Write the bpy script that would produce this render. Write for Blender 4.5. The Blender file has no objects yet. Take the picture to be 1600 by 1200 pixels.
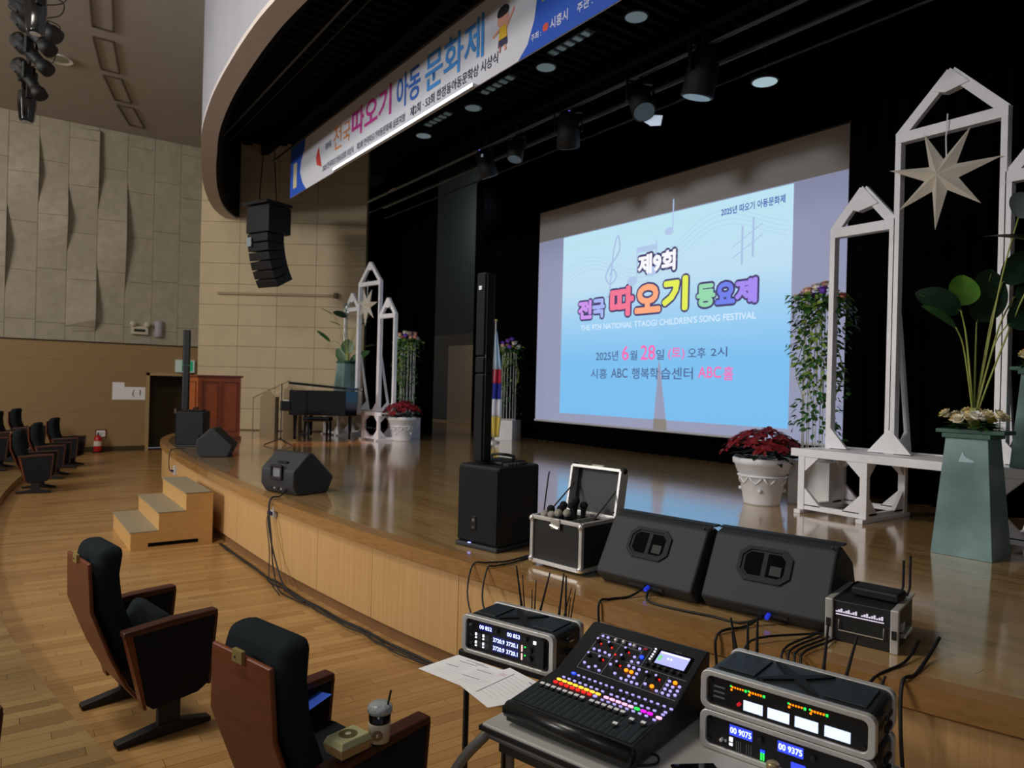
import bpy, bmesh, math, random
from mathutils import Vector, Matrix, Euler
R = random.Random(7)
PI = math.pi
C = bpy.context.scene.collection
sc = bpy.context.scene
# ---------------------------------------------------------------- camera, world, main lights, exposure
AZ = math.radians(144.2)
ROLL = 0.025
FW = Vector((math.cos(AZ), math.sin(AZ), 0)); RT = Vector((math.sin(AZ), -math.cos(AZ), 0)); UP = Vector((0, 0, 1))
cam = bpy.data.cameras.new('camera'); camo = bpy.data.objects.new('camera', cam); C.objects.link(camo)
cam.sensor_width = 36; cam.lens = 1109 / 1600 * 36; cam.clip_end = 100; cam.clip_start = .05
cr_, sr_ = math.cos(ROLL), math.sin(ROLL)
X = RT * cr_ + UP * sr_; Y = UP * cr_ - RT * sr_
Z = X.cross(Y)
camo.matrix_world = Matrix(((X.x, Y.x, Z.x, 0), (X.y, Y.y, Z.y, 0), (X.z, Y.z, Z.z, 2.0), (0, 0, 0, 1)))
cam.shift_y = 0.00125
cam.dof.use_dof = True; cam.dof.focus_distance = 3.6; cam.dof.aperture_fstop = 3.2
sc.camera = camo
sc.view_settings.view_transform = 'Standard'; sc.view_settings.look = 'None'
sc.view_settings.gamma = 1; sc.view_settings.use_curve_mapping = False
sc.view_settings.exposure = 0.0
w = bpy.data.worlds.new('world'); sc.world = w; w.use_nodes = True
w.node_tree.nodes['Background'].inputs[0].default_value = (.80, .86, 1, 1)
w.node_tree.nodes['Background'].inputs[1].default_value = .17
def area(name, loc, target, size, power, col, sy=None, spread=180):
    l = bpy.data.lights.new(name, 'AREA'); l.energy = power; l.color = col; l.size = size
    if sy: l.shape = 'RECTANGLE'; l.size_y = sy
    l.spread = math.radians(spread)
    o = bpy.data.objects.new(name, l); C.objects.link(o); o.location = loc
    o.rotation_euler = (Vector(target) - Vector(loc)).to_track_quat('-Z', 'Y').to_euler(); return o
def spot(name, loc, target, ang, power, col, blend=.3, r=.05):
    l = bpy.data.lights.new(name, 'SPOT'); l.energy = power; l.color = col; l.spot_size = math.radians(ang); l.spot_blend = blend; l.shadow_soft_size = r
    o = bpy.data.objects.new(name, l); C.objects.link(o); o.location = loc
    o.rotation_euler = (Vector(target) - Vector(loc)).to_track_quat('-Z', 'Y').to_euler(); return o
area('house_main_light', (-9.5, -9.5, 6.6), (-10, 5, 1.5), 3.2, 600, (1, .955, .90), 1.2)  # main light from behind the seats, an unseen area lamp; no window there
area('banner_front_light', (-8.5, -10.5, 4.6), (-9, 4.2, 5.2), 2.0, 110, (.93, .95, 1), .8, 70)  # added front lamp, out of view, aimed at the banner to brighten it
area('house_ceiling_light', (-5.2, -1.6, 8.2), (-4.6, 1.0, 0), 2.0, 330, (1, .93, .82))
area('house_right_light', (2.5, -3.0, 7.0), (-5, 6, 1), 2.0, 50, (.95, .95, 1))
area('house_left_light', (-16, -5, 7.5), (-20, 2, 3), 2.0, 160, (1, .92, .82))
spot('warm_stage_spot', (-12.0, 5.9, 6.9), (-13.75, 5.05, .78), 24, 1500, (1, .45, .25), .5)
spot('pink_stage_spot', (-10.5, 3.6, 5.7), (-13.8, 6.7, 1.0), 16, 190, (1, .84, .88), .6)
area('backstage_lamp', (-15.9, 11.3, 3.6), (-18.3, 11.0, 2.4), .6, 26, (1, .86, .66))
area('backstage_side_lamp', (-14.4, 9.0, 6.5), (-16.9, 10, 4.4), .5, 10, (.75, .88, 1))
# ---------------------------------------------------------------- materials
def s2l(c):
    return tuple(((v / 255) / 12.92 if v / 255 <= .04045 else ((v / 255 + .055) / 1.055) ** 2.4) for v in c) + (1,)
MATS = {}
def mat(name, col, rough=.6, metal=0, emit=None, es=1, noise=0, nscale=8, bump=0, bscale=60, spec=.5, stretch=None, col2=None, alpha=None, coat=0):
    if name in MATS: return MATS[name]
    m = bpy.data.materials.new(name); m.use_nodes = True; nt = m.node_tree; b = nt.nodes['Principled BSDF']
    c = s2l(col); b.inputs['Base Color'].default_value = c; b.inputs['Roughness'].default_value = rough; b.inputs['Metallic'].default_value = metal
    b.inputs['Specular IOR Level'].default_value = spec
    if coat: b.inputs['Coat Weight'].default_value = coat; b.inputs['Coat Roughness'].default_value = .1
    if emit: b.inputs['Emission Color'].default_value = s2l(emit); b.inputs['Emission Strength'].default_value = es
    if alpha is not None: b.inputs['Transmission Weight'].default_value = alpha
    if noise or bump or col2:
        tc = nt.nodes.new('ShaderNodeNewGeometry') if stretch == 'w' else nt.nodes.new('ShaderNodeTexCoord')
        mp = nt.nodes.new('ShaderNodeMapping'); nt.links.new(tc.outputs['Position' if stretch == 'w' else 'Object'], mp.inputs[0])
        if isinstance(stretch, tuple): mp.inputs['Scale'].default_value = stretch
    if noise or col2:
        n = nt.nodes.new('ShaderNodeTexNoise'); n.inputs['Scale'].default_value = nscale; n.inputs['Detail'].default_value = 5; nt.links.new(mp.outputs[0], n.inputs[0])
        r = nt.nodes.new('ShaderNodeValToRGB'); nt.links.new(n.outputs[0], r.inputs[0])
        k = noise or .15
        a = s2l(col2) if col2 else tuple(v * (1 - k) for v in c[:3]) + (1,)
        d = c if col2 else tuple(min(1, v * (1 + k)) for v in c[:3]) + (1,)
        r.color_ramp.elements[0].position = .3; r.color_ramp.elements[1].position = .7
        r.color_ramp.elements[0].color = a; r.color_ramp.elements[1].color = d
        nt.links.new(r.outputs[0], b.inputs['Base Color'])
    if bump:
        n2 = nt.nodes.new('ShaderNodeTexNoise'); n2.inputs['Scale'].default_value = bscale; nt.links.new(mp.outputs[0], n2.inputs[0])
        bp = nt.nodes.new('ShaderNodeBump'); bp.inputs['Strength'].default_value = bump; bp.inputs['Distance'].default_value = .01
        nt.links.new(n2.outputs[0], bp.inputs['Height']); nt.links.new(bp.outputs[0], b.inputs['Normal'])
    MATS[name] = m; return m
def wood(name, a, b_, rough=.3, axis='x', pw=.09, pl=.9, hash_=.5, grain=60, coat=0, spec=.5, rvar=.08):
    """strip wood: world-space colour hash per board plus long grain"""
    m = bpy.data.materials.new(name); m.use_nodes = True; nt = m.node_tree; N = nt.nodes.new; L = nt.links.new; b = nt.nodes['Principled BSDF']
    g = N('ShaderNodeNewGeometry'); sp = N('ShaderNodeSeparateXYZ'); L(g.outputs['Position'], sp.inputs[0])
    def mth(op, x, y=None):
        n = N('ShaderNodeMath'); n.operation = op
        for i, v in enumerate((x, y)):
            if v is None: continue
            if isinstance(v, (int, float)): n.inputs[i].default_value = v
            else: L(v, n.inputs[i])
        return n.outputs[0]
    o = {'x': (0, 1), 'y': (1, 0), 'z': (2, 0)}[axis]
    row = mth('FLOOR', mth('DIVIDE', sp.outputs[o[1]], pw))
    sh = mth('FRACT', mth('MULTIPLY', row, .618))
    colm = mth('FLOOR', mth('ADD', mth('DIVIDE', sp.outputs[o[0]], pl), sh))
    cb = N('ShaderNodeCombineXYZ'); L(row, cb.inputs[0]); L(colm, cb.inputs[1])
    wn = N('ShaderNodeTexWhiteNoise'); wn.noise_dimensions = '2D'; L(cb.outputs[0], wn.inputs[0])
    mp = N('ShaderNodeMapping'); L(g.outputs['Position'], mp.inputs[0])
    mp.inputs['Scale'].default_value = {'x': (1.2, grain, grain), 'y': (grain, 1.2, grain), 'z': (grain, grain, 1.2)}[axis]
    no = N('ShaderNodeTexNoise'); no.inputs['Scale'].default_value = 1; no.inputs['Detail'].default_value = 6; L(mp.outputs[0], no.inputs[0])
    f = mth('ADD', mth('MULTIPLY', wn.outputs[0], hash_), mth('MULTIPLY', no.outputs[0], 1 - hash_))
    r = N('ShaderNodeValToRGB'); L(f, r.inputs[0]); r.color_ramp.elements[0].position = .2; r.color_ramp.elements[1].position = .8
    r.color_ramp.elements[0].color = s2l(b_); r.color_ramp.elements[1].color = s2l(a); L(r.outputs[0], b.inputs['Base Color'])
    b.inputs['Specular IOR Level'].default_value = spec
    L(mth('ADD', mth('MULTIPLY', no.outputs[0], rvar), rough - rvar / 2), b.inputs['Roughness'])
    bp = N('ShaderNodeBump'); bp.inputs['Strength'].default_value = .12; bp.inputs['Distance'].default_value = .004
    L(no.outputs[0], bp.inputs['Height']); L(bp.outputs[0], b.inputs['Normal'])
    if coat: b.inputs['Coat Weight'].default_value = coat; b.inputs['Coat Roughness'].default_value = .12
    MATS[name] = m; return m
floorw = wood('floor_oak_strip', (182, 143, 90), (148, 110, 64), .26, 'y', hash_=.45)
stagew = wood('stage_oak_strip', (192, 156, 106), (156, 122, 74), .13, coat=1.0, hash_=.4, pl=1.2, rvar=.06)
tierw = wood('tier_oak_strip', (150, 122, 78), (112, 88, 52), .35, 'y')
nosew = wood('nosing_oak', (172, 132, 80), (138, 98, 54), .28, pl=2.4, pw=.4, hash_=.3)
frontw = wood('front_oak_veneer', (208, 168, 112), (184, 142, 88), .5, axis='z', pw=1.2, pl=5, hash_=.15, grain=70)
lowwall = mat('slatted_oak_wall', (158, 130, 88), .6, noise=.07, nscale=3, stretch=(1, 1, 30), bump=.5, bscale=1.6)
conc = mat('textured_grey_panel', (172, 164, 146), .85, noise=.1, nscale=5, bump=.25, bscale=40)
plaster = mat('ceiling_plaster', (168, 160, 148), .9, noise=.04, nscale=3)
whitepl = mat('white_fascia_plaster', (150, 150, 157), .7, noise=.05, nscale=2)
soffm = mat('soffit_plaster', (196, 186, 178), .8, noise=.04)
beige = mat('beige_fabric_panel', (196, 178, 144), .85, noise=.05, nscale=3, bump=.15, bscale=120)
skirt = mat('brown_skirting', (128, 92, 58), .4, noise=.1)
darkm = mat('joint_dark_brown', (60, 45, 30), .8)  # plain dark brown for joints, slabs and trims
blackm = mat('matt_black_ceiling', (9, 9, 9), .9, spec=.1)
slatm = mat('black_slat_paint', (30, 30, 29), .6, spec=.3); slatc = mat('ceiling_slat_black', (17, 17, 16), .8, spec=.1)
curt = mat('black_velour_curtain', (7, 7, 9), .98, spec=.03)
white = mat('white_painted_timber', (240, 239, 242), .5, noise=.05, nscale=6)
whiteb = mat('white_plinth_board', (226, 224, 222), .5)
plastic = mat('black_speaker_plastic', (21, 23, 25), .55, spec=.35, bump=.3, bscale=400)
plastic2 = mat('dark_cabinet_paint', (42, 45, 48), .6, bump=.25, bscale=300)
grille = mat('black_steel_grille', (20, 22, 23), .6, spec=.3, bump=.5, bscale=900)
rubber = mat('black_rubber', (16, 16, 17), .6)
alu = mat('brushed_aluminium', (214, 212, 208), .42, .55, noise=.06, nscale=20)
chrome = mat('chrome_hardware', (235, 232, 226), .2, .75)
gblack = mat('gloss_black_lacquer', (10, 10, 11), .08, coat=.6)
fabr = mat('charcoal_seat_fabric', (33, 39, 42), .95, spec=.1, bump=.4, bscale=500)
maho = mat('reddish_veneer', (108, 55, 30), .35, noise=.18, nscale=5, stretch=(1, 1, 8))
mahod = mat('dark_mahogany_edge', (72, 38, 26), .4, noise=.15, nscale=8)
navy = mat('dark_panel_fabric', (30, 30, 33), .9, spec=.2)
brass = mat('brass_number_plate', (196, 176, 110), .35, .7)
leafg = mat('glossy_green_leaf', (48, 92, 40), .4, noise=.3, nscale=9)
leafb = mat('bright_green_leaf', (92, 140, 52), .4, noise=.2, nscale=9)
leafd = mat('dark_green_leaf', (30, 52, 34), .35, noise=.3, nscale=9)
leafy = mat('yellow_green_ivy', (120, 150, 60), .5, noise=.25, nscale=12)
stemm = mat('pale_green_stem', (150, 160, 80), .5, noise=.15)
redf = mat('red_poinsettia_petal', (122, 16, 28), .6, noise=.3, nscale=20)
teal = mat('weathered_teal_paint', (128, 160, 160), .4, col2=(74, 104, 102), nscale=2.2)
tealg = mat('green_cap_paint', (52, 92, 76), .5, noise=.15)
cardm = mat('cardboard_white_print', (210, 200, 178), .7)
paper = mat('white_paper', (248, 248, 250), .8)
ink = mat('black_print', (28, 28, 34), .8)
LE = lambda n, c, s=1.6: mat(n, c, .4, emit=c, es=s)
ledl = LE('lavender_key_light', (170, 160, 235), .9); ledr = LE('red_key_light', (255, 30, 25), 2.2); ledo = LE('amber_key_light', (255, 130, 10), 1.8)
ledy = LE('yellow_key_light', (255, 190, 60), 1.5); ledb = LE('blue_key_light', (30, 60, 255), 2.2); ledp = LE('pink_key_light', (255, 180, 220), 1.2)
ledg = LE('green_key_light', (40, 230, 80), 1.6); ledm = LE('magenta_key_light', (230, 20, 230), 1.7); ledw = LE('white_key_light', (235, 235, 250), 1.1)
lcdb = LE('blue_lcd_glow', (70, 90, 255), 1.2); lcdw = LE('white_lcd_glow', (205, 222, 255), 1.15); lcdt = LE('pale_lcd_digits', (200, 215, 255), 1.7)
faderm = mat('white_fader_cap', (255, 255, 255), .5)
# ---------------------------------------------------------------- mesh helpers
class MB:
    def __init__(s): s.v = []; s.f = []; s.m = Matrix.Identity(4)
    def add(s, vs, fs):
        n = len(s.v); s.v += [tuple(s.m @ Vector(p)) for p in vs]; s.f += [tuple(i + n for i in f) for f in fs]; return s
    def box(s, c, d, rot=None):
        x, y, z = (k / 2 for k in d); M = Matrix.Translation(c)
        if rot: M = M @ Euler(rot).to_matrix().to_4x4()
        vs = [M @ Vector((a * x, b * y, e * z)) for a in (-1, 1) for b in (-1, 1) for e in (-1, 1)]
        return s.add(vs, [(0, 1, 3, 2), (4, 6, 7, 5), (0, 4, 5, 1), (2, 3, 7, 6), (0, 2, 6, 4), (1, 5, 7, 3)])
    def bb(s, a, b):
        return s.box([(p + q) / 2 for p, q in zip(a, b)], [abs(q - p) for p, q in zip(a, b)])
    def bar(s, a, b, w, h=None, up=(0, 0, 1)):
        a = Vector(a); b = Vector(b); h = h or w; d = (b - a).normalized(); u = Vector(up)
        if abs(d.dot(u)) > .98: u = Vector((0, 1, 0))
        x = d.cross(u).normalized(); y = x.cross(d)
        vs = [p + x * i * w / 2 + y * j * h / 2 for p in (a, b) for i, j in ((-1, -1), (1, -1), (1, 1), (-1, 1))]
        return s.add(vs, [(0, 1, 2, 3), (7, 6, 5, 4), (0, 4, 5, 1), (1, 5, 6, 2), (2, 6, 7, 3), (3, 7, 4, 0)])
    def prism(s, poly, y0, y1, pl='xz'):
        """polygon in the xz (default), xy or yz plane, extruded along the third axis"""
        f = {'xz': lambda a, b, t: (a, t, b), 'xy': lambda a, b, t: (a, b, t), 'yz': lambda a, b, t: (t, a, b)}[pl]
        n = len(poly); vs = [f(a, b, y0) for a, b in poly] + [f(a, b, y1) for a, b in poly]
        return s.add(vs, [tuple(range(n)), tuple(range(2 * n - 1, n - 1, -1))] + [(i, i + n, (i + 1) % n + n, (i + 1) % n) for i in range(n)])
    def tube(s, pts, r, n=8, cap=True):
        pts = [Vector(p) for p in pts]; vs = []; k = len(pts); ux = None
        for i, p in enumerate(pts):
            d = (pts[min(i + 1, k - 1)] - pts[max(i - 1, 0)]).normalized()
            if ux is None: ux = d.orthogonal().normalized()
            else: ux = (ux - d * ux.dot(d)).normalized() if (ux - d * ux.dot(d)).length > 1e-6 else d.orthogonal().normalized()
            uy = d.cross(ux); rr = r[i] if isinstance(r, (list, tuple)) else r
            vs += [p + (ux * math.cos(a) + uy * math.sin(a)) * rr for a in [2 * PI * j / n for j in range(n)]]
        fs = [(i * n + j, i * n + (j + 1) % n, (i + 1) * n + (j + 1) % n, (i + 1) * n + j) for i in range(k - 1) for j in range(n)]
        if cap: fs += [tuple(range(n - 1, -1, -1)), tuple((k - 1) * n + j for j in range(n))]
        return s.add(vs, fs)
    def lathe(s, prof, n=24, c=(0, 0, 0)):
        vs = []; k = len(prof)
        for r, z in prof: vs += [(c[0] + r * math.cos(2 * PI * j / n), c[1] + r * math.sin(2 * PI * j / n), c[2] + z) for j in range(n)]
        fs = [(i * n + j, i * n + (j + 1) % n, (i + 1) * n + (j + 1) % n, (i + 1) * n + j) for i in range(k - 1) for j in range(n)]
        fs += [tuple(range(n - 1, -1, -1)), tuple((k - 1) * n + j for j in range(n))]
        return s.add(vs, fs)
    def ball(s, c, r, n=10, sq=(1, 1, 1)):
        pr = [(math.sin(PI * i / (n // 2 + 1)), -math.cos(PI * i / (n // 2 + 1))) for i in range(1, n // 2 + 1)]
        vs = [(c[0] + a * r * sq[0] * math.cos(2 * PI * j / n), c[1] + a * r * sq[1] * math.sin(2 * PI * j / n), c[2] + b * r * sq[2]) for a, b in pr for j in range(n)]
        k = len(pr); fs = [(i * n + j, i * n + (j + 1) % n, (i + 1) * n + (j + 1) % n, (i + 1) * n + j) for i in range(k - 1) for j in range(n)]
        fs += [tuple(range(n - 1, -1, -1)), tuple((k - 1) * n + j for j in range(n))]
        return s.add(vs, fs)
    def leaf(s, base, d, nrm, L, W, bend=.15, seg=5, oval=False):
        """leaf blade from base along d, curved about nrm; thin but two-sided real surface"""
        base = Vector(base); d = Vector(d).normalized(); nrm = Vector(nrm); x = d.cross(nrm).normalized(); nn = x.cross(d)
        vs = []
        for i in range(seg + 1):
            t = i / seg; wd = W / 2 * ((math.sin(PI * (t ** .92)) ** .55 if oval else math.sin(PI * (t ** .8)) ** .75) if 0 < t < 1 else .02)
            p = base + d * L * t - nn * bend * L * t * t
            vs += [p - x * wd + nn * wd * .25, p, p + x * wd + nn * wd * .25]
        fs = []
        for i in range(seg):
            for j in (0, 1):
                a = i * 3 + j; fs.append((a, a + 1, a + 4, a + 3))
        return s.add(vs, fs)
    def build(s, name, m, parent=None, smooth=False, bevel=0, kind=None, seg=2):
        me = bpy.data.meshes.new(name); me.from_pydata(s.v, [], s.f); me.materials.append(m)
        bm = bmesh.new(); bm.from_mesh(me); bmesh.ops.recalc_face_normals(bm, faces=bm.faces); bm.to_mesh(me); bm.free()
        if smooth: me.shade_smooth()
        o = bpy.data.objects.new(name, me); C.objects.link(o); o.parent = parent
        if bevel:
            b = o.modifiers.new('b', 'BEVEL'); b.width = bevel; b.segments = seg; b.limit_method = 'ANGLE'; b.angle_limit = .6
            me.shade_smooth(); e = o.modifiers.new('n', 'WEIGHTED_NORMAL'); e.keep_sharp = True
        if kind: o['kind'] = kind
        return o
def thing(name, label, cat, loc=(0, 0, 0), rz=0, group=None):
    o = bpy.data.objects.new(name, None); C.objects.link(o); o.empty_display_size = .1
    o.location = loc; o.rotation_euler = (0, 0, rz); o['label'] = label; o['category'] = cat
    if group: o['group'] = group
    return o
def tag(o, label, cat, group=None):
    o['label'] = label; o['category'] = cat
    if group: o['group'] = group
    return o
def dup(root, loc, rz, label, group=None):
    def cp(o, par):
        c = o.copy(); C.objects.link(c); c.parent = par
        for ch in o.children: cp(ch, c)
        return c
    r = cp(root, None); r.location = loc; r.rotation_euler = (0, 0, rz); r['label'] = label
    if group: r['group'] = group
    return r
def struct(mb, name, m, parent=None, **k):
    o = mb.build(name, m, parent, **k)
    if parent is None: o['kind'] = 'structure'
    return o
def text(body, m, parent, x0, z0, w, h, y=0, bold=0, name='lettering', M=None, flat=False):
    """lettering fitted to a w x h box whose lower left corner is (x0, z0) in the xz plane facing -y"""
    c = bpy.data.curves.new('t', 'FONT'); c.body = body; c.size = 1; c.offset = bold; c.resolution_u = 3
    o = bpy.data.objects.new('t', c); C.objects.link(o); dg = bpy.context.evaluated_depsgraph_get()
    me = bpy.data.meshes.new_from_object(o.evaluated_get(dg), depsgraph=dg); C.objects.unlink(o); bpy.data.objects.remove(o)
    if not me.vertices: return None
    xs = [v.co.x for v in me.vertices]; ys = [v.co.y for v in me.vertices]
    ax, bx, ay, by = min(xs), max(xs), min(ys), max(ys)
    for v in me.vertices:
        a = x0 + (v.co.x - ax) / (bx - ax) * w; b = z0 + (v.co.y - ay) / (by - ay) * h
        v.co = (a, y, b) if not flat else (a, b, y)
    me.materials.clear(); me.materials.append(m)
    if M: me.transform(M)
    ob = bpy.data.objects.new(name, me); C.objects.link(ob); ob.parent = parent
    return ob
def fat_text(body, m, parent, x0, z0, w, h, y, rad, name):
    """rounded bold lettering: the glyphs repeated around a small circle"""
    o = text(body, m, parent, x0, z0, w, h, y, 0, name); me = o.data; n = len(me.vertices)
    V = [tuple(v.co) for v in me.vertices]; F = [tuple(p.vertices) for p in me.polygons]; vs, fs = [], []
    for k in range(12):
        a = 2 * PI * k / 12; dx, dz = rad * math.cos(a), rad * math.sin(a)
        vs += [(x + dx, yy + .00004 * k, z + dz) for x, yy, z in V]; fs += [tuple(i + k * n for i in f) for f in F]
    m2 = bpy.data.meshes.new(name); m2.from_pydata(vs, [], fs); m2.materials.append(m); o.data = m2; return o
def catmull(P, n=6):
    P = [Vector(p) for p in P]; out = []
    for i in range(len(P) - 1):
        a, b, c, d = P[max(i - 1, 0)], P[i], P[i + 1], P[min(i + 2, len(P) - 1)]
        for k in range(n):
            t = k / n; out.append(.5 * ((2 * b) + (c - a) * t + (2 * a - 5 * b + 4 * c - d) * t * t + (3 * b - a - 3 * c + d) * t ** 3))
    return out + [P[-1]]
def offs(P, d):
    """offset a plan polyline by d to its left"""
    out = []
    for i, p in enumerate(P):
        t = (P[min(i + 1, len(P) - 1)] - P[max(i - 1, 0)]).normalized(); out.append(p + Vector((-t.y, t.x)) * d)
    return out
def ribbon(P, z0, z1, Q=None, lo=None, hi=None):
    """closed band between plan curves P (outer) and Q, from z0 to z1"""
    Q = Q or offs(P, .03); mb = MB(); n = len(P)
    vs = []
    for p, q in zip(P, Q): vs += [(p.x, p.y, z0), (p.x, p.y, z1), (q.x, q.y, z1), (q.x, q.y, z0)]
    fs = [(4 * i + a, 4 * (i + 1) + a, 4 * (i + 1) + (a + 1) % 4, 4 * i + (a + 1) % 4) for i in range(n - 1) for a in range(4)]
    fs += [(0, 1, 2, 3), tuple(4 * (n - 1) + a for a in (3, 2, 1, 0))]
    return mb.add(vs, fs)
SZ = .78   # stage height
# ================================================================ THE SETTING
def inview(p, mu=60):
    q = Vector(p) - Vector((0, 0, 2)); z = q.dot(FW)
    if z < .8: return False
    a = q.dot(RT) / z * 1109; b = q.z / z * 1109
    return abs(a) < 800 + mu and abs(b) < 610 + mu
def planks(parent, z, th, rows, ext, m, pw, pl, name, limit=290, sw=False):
    """strip boards laid along x; ext(y0, y1) gives the (x at y0, x at y1) of both ends"""
    cells = []
    for r in range(*rows):
        y0, y1 = r * pw, (r + 1) * pw
        for (la, lb, ra, rb) in ext(y0, y1):
            sh = (r * .618) % 1; lo, hi = min(la, lb), max(ra, rb)
            k = math.floor(lo / pl + sh)
            while (k - sh) * pl < hi:
                a, b = (k - sh) * pl, (k + 1 - sh) * pl; k += 1
                if b < lo or a > hi: continue
                q = [max(a, la), max(a, lb), min(b, ra), min(b, rb)]
                if q[2] - q[0] < .02 and q[3] - q[1] < .02: continue
                if q[2] < q[0]: q[2] = q[0]
                if q[3] < q[1]: q[3] = q[1]
                cells.append((q, y0, y1))
    g = .0012
    def cell(mb, q, y0, y1):
        top = [(q[0] + g, y0 + g, z), (q[2] - g, y0 + g, z), (q[3] - g, y1 - g, z), (q[1] + g, y1 - g, z)]
        if sw: top = [(b, a, c) for a, b, c in top]
        mb.add(top + [(a, b, z - th) for a, b, _ in top], [(0, 1, 2, 3), (0, 4, 5, 1), (1, 5, 6, 2), (2, 6, 7, 3), (3, 7, 4, 0)])
    def key(c):
        p = ((c[0][0] + c[0][2]) / 2, (c[1] + c[2]) / 2, z)
        if sw: p = (p[1], p[0], z)
        return (not inview(p), (Vector(p) - Vector((0, 0, 2))).length)
    cells.sort(key=key)
    rest = MB()
    for i, c in enumerate(cells):
        if i < limit and not key(c)[0]:
            mb = MB(); cell(mb, *c); mb.build(name, m, parent)
        else: cell(rest, *c)
    rest.build(name + '_field', m, parent, kind='stuff')
def tier(x): return -.12 + (.0195 if x > -9.5 else .012) * (x + 9.5) ** 2
EDGE = catmull([(-18.3, 4.7), (-17.6, 3.8), (-16.8, 3.15), (-15.8, 2.72), (-14.6, 2.46), (-13, 2.33), (-11.5, 2.26), (-9.4, 2.22), (-7.26, 2.26), (-5.96, 2.36), (-4.9, 2.48), (-4.26, 2.59), (-3.5, 2.71), (-2.9, 2.80), (-2.33, 2.92), (-1.74, 3.07), (-1.06, 3.25), (.5, 3.8), (2.2, 4.6)], 5)
def edge_cross(y):
    """x where the stage edge curve crosses y on its left and right limbs"""
    mn = min(range(len(EDGE)), key=lambda i: EDGE[i].y)
    if y <= EDGE[mn].y: return None
    l, r = EDGE[0].x, EDGE[-1].x
    for i in range(mn):
        a, b = EDGE[i], EDGE[i + 1]
        if a.y >= y > b.y: l = a.x + (b.x - a.x) * (y - a.y) / (b.y - a.y)
    for i in range(mn, len(EDGE) - 1):
        a, b = EDGE[i], EDGE[i + 1]
        if a.y <= y < b.y: r = a.x + (b.x - a.x) * (y - a.y) / (b.y - a.y)
    return l, r
floor = struct(MB().box((-9, 1, -.06), (26, 24, .1)), 'floor', darkm)
def fext(a, b):
    if a < -14.5: return [(-.6, -.6, 5.0, 5.0)]
    return [(-.6, -.6, 3.4, 3.4)]
planks(floor, 0, .009, (-237, 15), fext, floorw, .09, .9, 'floor_board', 290, True)
# raised seating tier behind the front row
TE = [Vector((x, tier(x))) for x in [-21.3 + .6 * i for i in range(40)]]
tb = MB(); tb.prism([(p.x, p.y - .03) for p in TE] + [(TE[-1].x, -12), (-21.3, -12)], 0, .108, 'xy')
tiero = struct(tb, 'seating_tier', darkm)
planks(tiero, .12, .012, (-237, 20), lambda a, b: [(-11, -11, tier(a) - .005, tier(b) - .005)], tierw, .09, .9, 'tier_board', 80, True)
nz = ribbon(offs(TE, -.05), 0, .124, offs(TE, 0)).build('tier_nosing', tierw, tiero)
# stage
stage = MB(); Pst = [(p.x, p.y) for p in offs(EDGE, .10)] + [(2.2, 12.5), (-24, 12.5), (-24, 4.9)]
stage.prism(Pst, .0, SZ - .012, 'xy'); stage = struct(stage, 'stage', darkm)
def sext(a, b):
    p, q = edge_cross(a - .1), edge_cross(b - .1)
    if not q: return []
    if not p: m_ = (q[0] + q[1]) / 2; p = (m_, m_)
    return [(p[0] if a - .1 < 4.6 else -22, q[0] if a - .1 < 4.6 else -22, p[1], q[1])]
planks(stage, SZ, .011, (25, 138), sext, stagew, .09, 1.2, 'stage_board')
ribbon(offs(EDGE, -.005), SZ - .10, SZ + .003, offs(EDGE, .135)).build('stage_nosing', nosew, stage)
ribbon(offs(EDGE, .055), SZ - .112, SZ - .098, offs(EDGE, .1)).build('dark_edge_joint', darkm, stage)
FR = offs(EDGE, .03); BK = offs(EDGE, .075); fi = 0
# veneer front panels between real joints
import bisect
acc = [0]
for i in range(1, len(FR)): acc.append(acc[-1] + (FR[i] - FR[i - 1]).length)
def at(curve, s):
    i = min(max(bisect.bisect(acc, s) - 1, 0), len(curve) - 2); t = (s - acc[i]) / (acc[i + 1] - acc[i]); return curve[i].lerp(curve[i + 1], t)
def s_of_x(x):
    for i in range(len(FR) - 1):
        if FR[i].x <= x <= FR[i + 1].x: return acc[i] + (x - FR[i].x) / (FR[i + 1].x - FR[i].x) * (acc[i + 1] - acc[i])
    return acc[-1]
jn = [-18.2, -16.4, -15.2, -13.9, -12.45, -11.0, -9.7, -8.5, -7.35, -6.23, -5.28, -4.22, -3.3, -2.44, -1.6, -.7, .3, 1.3, 2.1]
for a, b in zip(jn, jn[1:]):
    sa, sb = s_of_x(a) + .003, s_of_x(b) - .003; n = 5
    P_ = [at(FR, sa + (sb - sa) * i / n) for i in range(n + 1)]; Q_ = [at(BK, sa + (sb - sa) * i / n) for i in range(n + 1)]
    ribbon(P_, .10, SZ - .112, Q_).build('front_panel', frontw, stage)
ribbon(offs(EDGE, .05), 0, .105, offs(EDGE, .1)).build('skirting', skirt, stage)
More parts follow.
